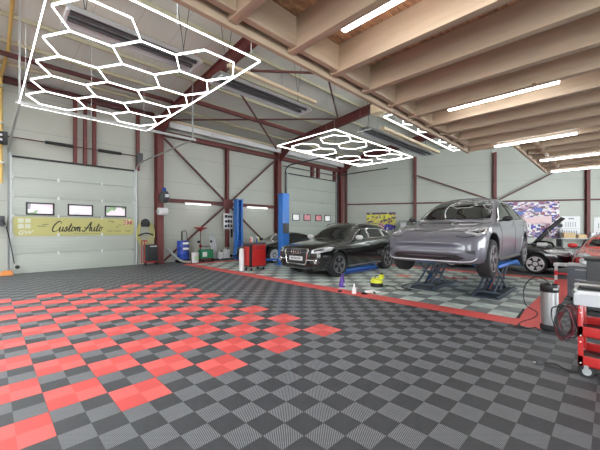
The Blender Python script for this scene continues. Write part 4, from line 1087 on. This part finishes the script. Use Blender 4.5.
# drum with pump
t = thing('fluid_drum', 'blue drum with hand pump on black wheeled base', 'drum', (5.86, 12.85, 0))
MB().lathe([(.30, .03), (.32, .05), (.32, .12), (.28, .14)], n=24).build('dolly', M_BLK, t)
MB().lathe([(.22, .14), (.245, .17), (.245, .38), (.255, .40), (.245, .42), (.245, .64), (.255, .66), (.245, .68), (.245, .9), (.22, .93), (.01, .93)], n=28).build('drum', M_DBLUE, t)
for z in (.55, .78): MB().box((-.12, -.262, z), (.12, -.245, z+.09)).build('label', M_WHT, t)
MB().cyl((-.05, 0, .93), (-.05, 0, 1.32), .03, 10).build('pump', M_BLK, t); MB().tube(bez([(-.05, 0, 1.3), (.08, -.02, 1.35), (.15, -.03, 1.2), (.16, -.03, .98)], 5), .018, 6).build('spout', M_DKG, t)
for x in (-.2, .2):
    for y in (-.15, .15): MB().cyl((x-.015, y, .025), (x+.015, y, .025), .025, 10).build('wheel', M_RUB, t)
tag(MB().tube(bez([(5.1, 12.5, .62), (5.3, 12.45, .35), (5.6, 12.4, .12), (5.95, 12.35, .06)], 6), .05, 10).build('floor_hose', M_GALV), 'silver hose sloping from red column foot to blue drum', 'hose')
t = thing('bucket', 'white bucket with green label right of blue drum', 'bucket', (6.24, 12.52, 0))
MB().lathe([(.13, 0), (.135, .01), (.16, .40), (.165, .42), (.145, .42), (.12, .02)]).build('tub', M_WHT, t)
MB().box((-.09, -.16, .12), (.09, -.145, .28)).build('label', mat('pale_green_label', (.42, .62, .36), .5), t)
MB().cyl((.02, .0, .05), (.05, .02, .72), .014, 6).build('brush_handle', M_WOOD, t)
t = thing('pressure_washer', 'green machine on small red and black base by wall', 'machine', (6.5, 12.5, 0))
MB().box((0, 0, .03), (.62, .38, .13)).build('base', M_STEELD, t, .01); MB().box((.03, .02, .14), (.6, .36, .52)).build('housing', M_GREEN, t, .03)
MB().box((.08, .0, .22), (.28, .018, .42)).build('front_label', M_WHT, t, .004); MB().tube([(.06, .2, .5), (.06, .2, .66), (.55, .2, .66), (.55, .2, .5)], .015, 6).build('handle', M_BLK, t)
for x in (.08, .54): MB().cyl((x, -.02, .05), (x, .02, .05), .05, 12).build('wheel', M_RUB, t)
t = thing('oil_drainer', 'red funnel on thin stand rising behind the green machine', 'oil drainer', (6.75, 13.05, 0))
MB().lathe([(.16, 0), (.16, .02), (.03, .04)], n=16).build('foot', M_STEELD, t); MB().cyl((0, 0, .03), (0, 0, 1.36), .018, 8).build('pole', M_STEEL, t)
MB().lathe([(.03, 1.3), (.06, 1.36), (.30, 1.48), (.30, 1.50), (.05, 1.40)], n=24).build('funnel', M_RED, t); MB().bar((-.3, 0, 1.49), (.3, 0, 1.44), .05, .02).build('grip', M_RED, t)
MB().box((-.05, -.04, .6), (.05, .03, .72)).build('bracket', M_RED, t, .005); MB().box((-.16, -.05, .8), (-.02, .0, .9)).build('gauge', M_BLK, t, .01)
t = thing('tool_stand', 'tall wrapped grey stand of hoses by the wall', 'stand', (7.38, 13.0, 0))
MB().box((-.2, -.12, 0), (.22, .12, .05)).build('foot', M_DKG, t, .01)
for k in range(6):
    x = -.14+.055*k; MB().tube(bez([(x, 0, .05), (x+.02, -.03, .5), (x-.03, .02, .9), (x, 0, 1.15-.03*k)], 6), .026, 8).build('hose', M_GALV if k % 2 else M_LGR, t)
MB().ball((-.14, -.02, .85), .06).build('coupling', M_DKG, t)
for x, y, h, lab in ((7.84, 13.2, .34, 'low white canister by the wall left of red post'), (8.14, 13.15, .44, 'white canister with black cap at foot of red post')):
    t = thing('canister', lab, 'canister', (x, y, 0)); MB().box((-.14, -.1, 0), (.14, .1, h)).build('body', M_WHT, t, .025); MB().cyl((.05, 0, h), (.05, 0, h+.06), .03, 12).build('cap', M_BLK, t); MB().tube(bez([(-.1, 0, h), (-.09, 0, h+.05), (-.01, 0, h+.05), (0, 0, h)], 4), .012, 6).build('handle', M_WHT, t)
tag(MB().box((7.65, 12.7, 0), (8.7, 12.78, .06)).build('floor_tray', M_DKG), 'flat dark tray on floor in front of canisters', 'tray')
tag(MB().prism([(0, 0), (.9, 0), (.9, .16), (.6, .16)], (8.3, 12.0, 0), (1, 0, 0), (0, 0, 1), (0, .0, 0) if 0 else (0, -.45, 0)).build('wheel_ramp', M_DBLUE) , 'dark wedge ramp lying left of the rear blue post', 'ramp') if 0 else None
t = thing('tool_board', 'white tool board with dark tools beside centre post', 'tool board', (7.98, WY-.27, 1.42))
MB().box((-.02, -.03, 0), (.5, 0, .75)).build('board', M_WHT, t, .005)
rq = random.Random(9)
for k in range(9): x, z = .05+.15*(k % 3), .08+.23*(k//3); MB().box((x, -.08, z), (x+.06+.05*rq.random(), -.031, z+.1+.06*rq.random())).build('tool', M_BLK, t, .008)
tag(MB().box((8.52, WY-.1, 1.0), (8.6, WY, 1.75)).build('hanging_tool', M_BLK, None, .02), 'long dark tool hanging right of the white board', 'tool')
tag(MB().tube(bez([(8.42, WY-.1, 1.4), (8.47, WY-.1, 1.1), (8.4, WY-.1, .8), (8.46, WY-.1, .5)], 5), .02, 6).build('hanging_hose', M_LGR), 'pale hose hanging below the white tool board', 'hose')

# ------------------------------------------------------------------ back wall
def onwall(s0, s1, z0, z1, name, m, off=.012, th=.02):
    """board on the back wall; origin at its corner, so its print scales with it"""
    o = MB().prism([(0, 0), (s1-s0, 0), (s1-s0, z1-z0), (0, z1-z0)], (0, 0, 0), BD, (0, 0, 1), -BN*th).build(name, m, smooth=0)
    o.location = C0+BD*s0+BN*(off+th)+Vector((0, 0, z0)); return o
M_PY = mosaic('yellow_graffiti', [(.62, .55, .04), (.75, .68, .10), (.10, .08, .10), (.70, .62, .06), (.62, .56, .20), (.75, .72, .08), (.20, .10, .12)], 7.5, (1, 1, 1), 2.1)
M_PB = mosaic('blue_print', [(.05, .05, .35), (.08, .06, .45), (.7, .7, .75), (.05, .04, .28)], 6, (1, 1, 1), 1)
M_PP = mosaic('collage_print', [(.42, .25, .36), (.75, .72, .76), (.05, .04, .30), (.12, .06, .10), (.70, .66, .68), (.06, .05, .40), (.28, .08, .14), (.55, .36, .44), (.8, .78, .8), (.10, .09, .12)], 5.5, (1, 1, 1.9), 5)
t = onwall(1.5, 3.42, 1.35, 2.55, 'wall_poster', M_PY); tag(t, 'yellow graffiti poster on back wall behind black crossover', 'poster')
MB().prism([(1.0, 0), (1.9, 0), (1.9, .3), (1.3, .45)], BN*.004, BD, (0, 0, 1), BN*.004).build('blue_corner', M_PB, t, smooth=0)
MB().prism([(.75, .05), (1.15, .0), (1.2, .4), (.85, .5)], BN*.006, BD, (0, 0, 1), BN*.004).build('pink_patch', mat('pink_print', (.72, .36, .36), .5), t, smooth=0)
MB().prism([(0, 1.05), (1.92, 1.1), (1.92, 1.2), (0, 1.2)], BN*.008, BD, (0, 0, 1), BN*.004).build('dark_strip', mosaic('dark_print', [(.08, .05, .08), (.5, .45, .3), (.1, .06, .12)], 7, (1, 1, 1), 8), t, smooth=0)
t = onwall(9.3, 12.8, .9, 3.08, 'wall_poster', M_PP); tag(t, 'large purple and white collage poster right of grey car', 'poster')
MB().prism([(1.6, 1.22), (3.1, 1.3), (3.1, .85), (1.3, .82)], BN*.004, BD, (0, 0, 1), BN*.004).build('pale_pink_band', mat('pale_pink_print', (.72, .52, .55), .5, noise=.2, scale=9), t, smooth=0)
sx = MB()
for k in range(6):
    ox, oz = .62+.24*k, 1.45-.12*k
    sx.tube([p for p in bez([(ox, 0, oz), (ox+.06, 0, oz-.36), (ox+.17, 0, oz-.30), (ox+.12, 0, oz+.02), (ox+.2, 0, oz-.2)], 5)], .032, 6)
for i, v in enumerate(sx.v):
    q = v.copy(); sx.v[i] = BD*q.x+BN*(.012+q.y*.1)+Vector((0, 0, q.z))
sx.build('white_scrawl', M_WHT, t)
for a, b, z0, z1 in ((1.05, 1.6, 1.4, 1.62), (2.2, 2.6, 1.55, 1.8)): MB().prism([(a, z0), (b, z0), (b+.06, z1), (a-.04, z1)], BN*.004, BD, (0, 0, 1), BN*.004).build('blue_patch', M_DBLUE, t, smooth=0)
def chart(s0, s1, z0, z1, label):
    t = onwall(s0, s1, z0, z1, 'wall_chart', M_WHT); tag(t, label, 'chart'); W, H = s1-s0, z1-z0
    g = MB()
    def r(a, b, c, d): g.prism([(a, c), (b, c), (b, d), (a, d)], BN*.003, BD, (0, 0, 1), BN*.003)
    r(W*.36, W*.66, H*.86, H*.92)
    for k in range(5): r(W*(.2+.13*k), W*(.24+.13*k), H*.52, H*.74)
    for k in range(6): r(W*(.1+.135*k), W*(.16+.135*k), H*.14, H*.36)
    g.build('grey_marks', mat('chart_ink', (.28, .28, .33), .5), t, smooth=0)
    g = MB(); r(W*.08, W*.92, H*.44, H*.455); r(W*.08, W*.92, H*.06, H*.085); g.build('rule_lines', mat('beige_ink', (.5, .45, .36), .5), t, smooth=0)
chart(12.92, 13.83, .85, 2.18, 'white wall chart left of the right hand red post')
chart(14.5, 15.5, .75, 2.1, 'white wall chart cut by right picture edge')
# bench along the back wall
WB = C0+BD*12.4+BN*.75
t = thing('workbench', 'long grey workbench against the back wall behind hatchback', 'bench', WB, math.atan2(BD.y, BD.x))
MB().box((0, -.35, .84), (3.6, .35, .90)).build('worktop', M_LGR, t, .008)
for x in (.05, 1.8, 3.5): MB().box((x, -.32, 0), (x+.06, .3, .84)).build('trestle', M_DKG, t)
MB().box((.1, -.3, .3), (3.5, .3, .33)).build('shelf', M_DKG, t)
def onbench(n, m, x, y, dx, dy, h, lab, cat, z=.902):
    o = MB().box((0, 0, 0), (dx, dy, h)).build(n, m, None, .012); p = WB+BD*x-BN*y*1.0; o.location = (p.x, p.y, z); o.rotation_euler = (0, 0, math.atan2(BD.y, BD.x)); return tag(o, lab, cat)
M_CARD = mat('cardboard', (.60, .44, .24), .7, noise=.1)
onbench('cardboard_box', M_CARD, .30, 0, .55, .3, .30, 'tan cardboard box on bench behind the open bonnet', 'box')
onbench('cardboard_box', M_CARD, 1.0, 0, .4, .3, .2, 'smaller tan cardboard box on bench right of the larger one', 'box')
onbench('white_container', M_WHT, 1.6, 0, .22, .2, .3, 'white container on bench right of cardboard boxes', 'container')
t = thing('bench_grinder', 'white machine standing at wall between poster and chart', 'machine', WB+BD*.1+Vector((0, 0, .902)))
MB().lathe([(.15, 0), (.15, .04), (.06, .06), (.06, .35)], n=16).build('stand', M_DKG, t); MB().ball((0, 0, .46), .17, .14, .15).build('head', M_LGR, t); MB().cyl((-.2, 0, .72), (.2, 0, .72), .12, 18).build('drum', M_DKG, t); MB().cyl((0, 0, .55), (0, 0, .65), .04, 10).build('neck', M_GALV, t)
# low shelf between the two cars
SB = C0+BD*3.6+BN*.5
t = thing('shelf_rack', 'grey green shelf rack at back wall between the two large cars', 'shelf', SB, math.atan2(BD.y, BD.x))
M_SG = mat('grey_green_shelf', (.26, .32, .28), .5, noise=.1)
for x in (0, 1.25): MB().box((x, -.2, 0), (x+.05, .2, 2.0)).build('upright', M_SG, t)
for z in (.3, .95, 1.5, 1.95): MB().box((0, -.2, z), (1.3, .2, z+.04)).build('shelf_board', M_SG, t)
for k, (x, z, w_, h_, m_, lab) in enumerate(((.1, 1.54, .35, .28, M_LGR, 'grey box at left on upper shelf of rack'), (.55, 1.54, .3, .2, M_DKG, 'dark box at middle on upper shelf of rack'), (.92, 1.54, .28, .32, M_WHT, 'white box at right on upper shelf of rack'), (.1, .99, .4, .35, M_WHT, 'white box at left on the middle shelf of rack'), (.6, .99, .3, .3, M_BLUE, 'blue box on the middle shelf of rack'))):
    o = MB().box((0, -.15, 0), (w_, .15, h_)).build('storage_box', m_, None, .01); p = SB+BD*x; o.location = (p.x, p.y, z+.001); o.rotation_euler = (0, 0, math.atan2(BD.y, BD.x)); tag(o, lab, 'box')

# ------------------------------------------------------------------ right foreground
t = thing('keg', 'silver keg with black rubber ends on the red border', 'keg', (5.62, .635, 0))
MB().lathe([(.102, 0), (.108, .01), (.108, .07), (.102, .08)], n=32).build('rubber_foot', M_RUB, t)
MB().lathe([(.10, .06), (.101, .08), (.101, .54), (.10, .56)], n=32).build('tank', mat('keg_steel', (.55, .56, .57), .33, .85, noise=.1), t)
MB().lathe([(.102, .535), (.109, .545), (.109, .625), (.105, .64), (.098, .63), (.09, .58), (.001, .575)], n=32).build('rubber_collar', M_BLK, t)
lb = MB(); u_ = Vector((-.707, -.707, 0))
for k in range(6):
    a = math.radians(225)-.25+.1*k; lb.bar((.1095*math.cos(a), .1095*math.sin(a), .575), (.1095*math.cos(a), .1095*math.sin(a), .60), .009, .003, (math.cos(a), math.sin(a), 0))
lb.build('raised_letters', M_WHT, t)
for x, y in ((.04, .03), (-.04, -.02), (0, .05)): MB().cyl((x, y, .58), (x, y, .66), .014, 10).build('valve', M_CHROME, t)
t = thing('spray_hose', 'thin black hose curling left from the keg to floor', 'hose', (0, 0, 0))
MB().tube(bez([(5.60, .64, .67), (5.72, .80, .72), (5.78, .95, .55), (5.70, .93, .30), (5.62, .78, .22), (5.55, .80, .15), (5.60, .95, .05), (5.45, .98, .02), (5.38, .85, .02), (5.52, .78, .02), (5.40, .72, .02)], 8), .007, 6).build('hose', M_BLK, t)
MB().tube([(5.62, .93, .24), (5.56, 1.0, .10)], [.012, .02], 8).build('nozzle', M_BLK, t)
MB().tube([(5.48, .96, .03), (5.34, .99, .02)], .014, 8).build('spray_wand', M_STEELD, t)
# trolley
t = thing('tool_trolley', 'red steel trolley with grey top at right picture edge', 'trolley', (4.02, -.62, 0))
W, D_ = .86, .52   # along y, along x
for x in (.0, D_-.04):
    for y in (0, W-.04):
        MB().box((x, y, .11), (x+.04, y+.04, .70)).build('leg', M_RED, t, .004)
        bolts = MB()
        for z in (.14, .34, .40, .62, .67): bolts.lathe([(.007, 0), (.006, .004), (.001, .005)], (x-.001, y+.02, z), (-1, 0, 0), 8)
        bolts.build('bolt', M_WHT, t)
for z in (.11, .39, .62):
    s = MB(); s.box((0, 0, z), (.012, W, z+.10)); s.box((D_-.012, 0, z), (D_, W, z+.10)); s.box((0, 0, z), (D_, .012, z+.10)); s.box((0, W-.012, z), (D_, W, z+.10)); s.box((0, 0, z), (D_, W, z+.012))
    if z > .6: continue
    s.build('shelf_tray', M_RED, t, .003)
    MB().box((.02, .02, z+.013), (D_-.02, W-.02, z+.02)).build('tray_mat', M_BLK, t)
b = MB(); b.box((-.03, -.03, .69), (D_+.03, W+.03, .81)); b.build('top_tray', M_LGR, t, .012)
b = MB(); b.box((-.035, -.035, .80), (-.01, W+.035, .835)); b.box((D_+.01, -.035, .80), (D_+.035, W+.035, .835)); b.box((-.035, W+.01, .80), (D_+.035, W+.035, .835)); b.box((-.035, -.035, .80), (D_+.035, -.01, .835)); b.build('tray_rim', M_WHT, t, .006)
for x in (.03, D_-.03):
    for y in (.05, W-.06):
        c = MB().lathe([(.03, -.018), (.052, -.02), (.062, -.012), (.062, .012), (.052, .02), (.03, .018)], (x, y, .062), (1, .25, 0), 22).build('caster', M_RUB, t)
        MB().lathe([(.001, -.022), (.035, -.022), (.035, .022), (.001, .022)], (x, y, .062), (1, .25, 0), 16).build('caster_hub', M_GALV, c)
        MB().box((x-.032, y-.016, .062), (x-.026, y+.016, .125)).build('caster_fork', M_GALV, c)
t = thing('cable_coil', 'tangled dark red and black cables hanging on the trolley', 'cables', (4.12, .32, .60))
rq = random.Random(12)
for k in range(13):
    rx, rz_ = .05+.055*rq.random(), .11+.10*rq.random(); ph = rq.random(); oy = .03*rq.random(); tl = rq.uniform(-.9, .9)
    pts = [( .05*math.cos(u*PI/9+ph*3)+.02*math.sin(2*u*PI/9+ph), oy+rx*math.cos(u*PI/9)+tl*rz_*math.sin(u*PI/9)*.3, -.12+rz_*math.sin(u*PI/9)+.012*math.sin(3*u*PI/9+ph*5)) for u in range(18)]
    MB().tube(pts, .0065, 6, True).build('cable_loop', (M_STEELD, M_BLK, mat('maroon_cable', (.22, .03, .05), .5), M_DKG)[k % 4], t)
MB().tube([(0, -.1, .04), (0, .02, .06)], .008, 6).build('hook', M_GALV, t)
t = thing('air_line', 'black air line on floor ending left of the trolley', 'hose', (0, 0, 0))
MB().tube(bez([(4.13, .52, .015), (4.16, .42, .02), (4.10, .33, .015), (4.12, .22, .012), (4.2, .1, .012), (4.3, -.2, .012)], 6), .009, 6).build('hose', M_BLK, t)
MB().tube([(4.08, .57, .02), (4.13, .52, .02)], [.017, .014], 10).build('coupler', M_DKG, t); MB().tube([(4.05, .60, .02), (4.08, .57, .02)], .009, 8).build('tip', M_CHROME, t)
# flat things on the trolley top
for k, (x, y, dx, dy, h, m_, n_, lab) in enumerate(((.05, .52, .09, .44, .03, M_BLK, 'squeegee', 'black long squeegee lying across trolley top'), (.18, .5, .10, .50, .03, M_ALU, 'folded_shade', 'silver folded strip on trolley top behind the squeegee'), (.32, .45, .12, .52, .04, M_DKG, 'tool_tray', 'dark flat tray at the rear of trolley top'), (.05, .1, .3, .3, .05, M_WHT, 'plastic_lid', 'white plastic lid on the trolley top at picture edge'))):
    o = MB().box((0, 0, 0), (dx, dy, h)).build(n_, m_, None, .01); o.location = (4.02+x, -.62+y-.1, .837); tag(o, lab, 'tool')
# barrier trestle, bin, cabinet by the red car
t = thing('barrier_trestle', 'small red and white trestle standing behind the keg', 'trestle', (10.3, .72, 0))
M_RW = mat('red_plastic', (.72, .05, .07), .4)
for k in range(4):
    MB().box((-.03, .28, .12*k), (.03, .34, .12*k+.12)).build('leg_band', M_RW if k % 2 == 0 else M_WHT, t); MB().box((-.03, -.28, .12*k), (.03, -.22, .12*k+.12)).build('leg_band', M_WHT if k % 2 == 0 else M_LGR, t)
for k in range(6): MB().box((-.04, -.3+.11*k, .48), (.3, -.3+.11*k+.11, .54)).build('board_segment', M_WHT if k % 2 else M_RW if k == 5 else M_LGR, t)
MB().box((-.02, -.25, .27), (.02, .30, .31)).build('rail', M_RW, t)
t = thing('grey_cabinet', 'low blue grey cabinet between trestle and dark bin', 'cabinet', (8.25, .23, 0))
M_BG = mat('blue_grey_enamel', (.17, .20, .24), .45, noise=.08)
MB().box((0, 0, .05), (.5, .42, .68)).build('body', M_BG, t, .015)
for k in range(3): d = MB().box((-.015, .02, .07+.2*k), (-.001, .40, .26+.2*k)).build('drawer', M_BG, t, .005); MB().box((-.03, .12, .21+.2*k), (-.016, .30, .225+.2*k)).build('handle', M_ALU, d)
MB().box((-.02, -.02, .68), (.52, .44, .71)).build('top', M_LGR, t, .006)
for x in (.06, .44):
    for y in (.06, .36): MB().cyl((x, y-.012, .025), (x, y+.012, .025), .025, 10).build('caster', M_RUB, t)
t = thing('spray_gun', 'white and black spray gun resting on grey cabinet', 'tool', (8.4, .42, .712)); MB().lathe([(.03, 0), (.06, .02), (.06, .10), (.02, .13)]).build('cup', M_WHT, t); MB().bar((0, 0, .14), (.02, -.16, .16), .04, .04).build('barrel', M_DKG, t)
t = thing('waste_bin', 'dark grey waste bin at right edge behind the trolley', 'bin', (7.45, .08, 0))
MB().prism([(-.20, .04), (.20, .04), (.25, .88), (-.25, .88)], (0, .24, 0), (1, 0, 0), (0, 0, 1), (0, -.48, 0)).build('tub', M_DKG, t, .02)
MB().box((-.28, -.27, .88), (.28, .27, .93)).build('lid', M_BLK, t, .015); MB().cyl((-.2, .27, .05), (-.2, .22, .05), .05, 12).build('wheel', M_RUB, t); MB().cyl((.2, .27, .05), (.2, .22, .05), .05, 12).build('wheel', M_RUB, t)

# ------------------------------------------------------------------ things on the bay floor
t = thing('spray_bottle', 'purple spray bottle on tiles before the black crossover', 'bottle', (6.15, 4.69, 0)); t.scale = (1.35, 1.35, 1.35)
MB().lathe([(.055, 0), (.06, .01), (.055, .08), (.03, .17), (.018, .2)], n=20).build('bottle', M_PURP, t); MB().bar((.03, .03, .225), (-.04, -.04, .225), .035, .04).build('trigger_head', M_PURP, t, .006); MB().box((-.03, -.062, .03), (.02, -.054, .08)).build('label', M_LGR, t)
t = thing('spray_bottle', 'clear white spray bottle on the red border strip', 'bottle', (5.70, 4.02, 0))
MB().lathe([(.045, 0), (.05, .01), (.048, .10), (.02, .16), (.015, .19)], n=20).build('bottle', M_WHT, t); MB().bar((.02, .02, .205), (-.035, -.035, .205), .03, .03).build('trigger_head', M_WHT, t, .005)
t = thing('polisher', 'black and white hand machine lying on border strip', 'polisher', (5.95, 3.74, 0))
MB().tube(bez([(-.10, .10, .04), (0, 0, .055), (.1, -.14, .04)], 6), [.03]*4+[.032]*5+[.025]*4, 10).build('body', M_WHT, t); MB().lathe([(.07, 0), (.075, .02), (.03, .04)], (-.11, .11, 0), n=18).build('pad', M_BLK, t); MB().tube([(.02, -.04, .05), (-.05, -.12, .04)], .016, 8).build('handle', M_BLK, t)
tag(MB().lathe([(.04, 0), (.05, .01), (.045, .03), (.01, .035)], n=16).build('sponge', M_BLK, loc=(5.66, 4.38, 0)), 'small dark sponge on red border left of white bottle', 'sponge')
t = thing('wet_vacuum', 'yellow and black small vacuum on pale bay tiles', 'vacuum', (6.80, 4.12, 0))
MB().lathe([(.14, 0), (.155, .02), (.155, .08), (.14, .10)], n=24).build('base', M_BLK, t); MB().lathe([(.145, .10), (.15, .12), (.14, .18), (.07, .22), (.001, .225)], n=24).build('tub', M_YEL, t); MB().box((.02, -.14, .20), (.12, -.04, .30)).build('filter_head', M_YEL, t, .02); MB().cyl((.07, -.09, .30), (.07, -.09, .33), .03, 12).build('cap', M_BLK, t)
MB().tube(bez([(-.1, 0, .2), (-.06, 0, .27), (.03, -.02, .27)], 5), .012, 6).build('handle', M_BLK, t)
tag(MB().tube(bez([(6.98, 4.0, .03), (7.0, 3.75, .012), (6.75, 3.55, .012), (6.95, 3.3, .012), (7.1, 3.62, .012), (7.5, 3.7, .02), (7.9, 3.62, .012), (8.4, 3.8, .012), (8.9, 3.9, .012)], 8), .011, 6).build('power_cable', M_BLK), 'dark cable winding from yellow vacuum to under grey car', 'cable')
tag(MB().box((0, 0, 0), (.38, .38, .012)).build('orange_mat', mat('orange_mat', (.72, .26, .16), .6), None, .003, loc=(8.75, 4.3, 0)), 'orange square mat on tiles behind the grey car front wheel', 'mat')
tag(MB().tube(bez([(9.3, 3.7, .015), (9.5, 3.8, .015), (9.4, 3.2, .015), (9.6, 3.3, .015), (9.5, 2.9, .015), (10.0, 3.1, .015)], 8), .012, 6).build('red_cable', mat('red_cable', (.5, .03, .04), .5)), 'dark red cable on floor beneath the rear of grey car', 'cable')
# ------------------------------------------------------------------ world, camera, view
wd = bpy.data.worlds.new('world'); SC.world = wd; wd.use_nodes = True
bg = wd.node_tree.nodes['Background']; bg.inputs[0].default_value = (.93, .97, 1, 1); bg.inputs[1].default_value = 7.0
cam = bpy.data.cameras.new('camera'); co = bpy.data.objects.new('camera', cam); COL.objects.link(co)
co.location = (0, 0, 1.42); co.rotation_euler = (PI/2, 0, -PI/4)
cam.sensor_width = 36; cam.lens = 36*313/600; cam.shift_y = 4/600; cam.clip_start = .05
SC.camera = co
SC.view_settings.view_transform = 'Standard'; SC.view_settings.look = 'None'; SC.view_settings.gamma = 1
SC.view_settings.use_curve_mapping = False; SC.view_settings.exposure = 0.6
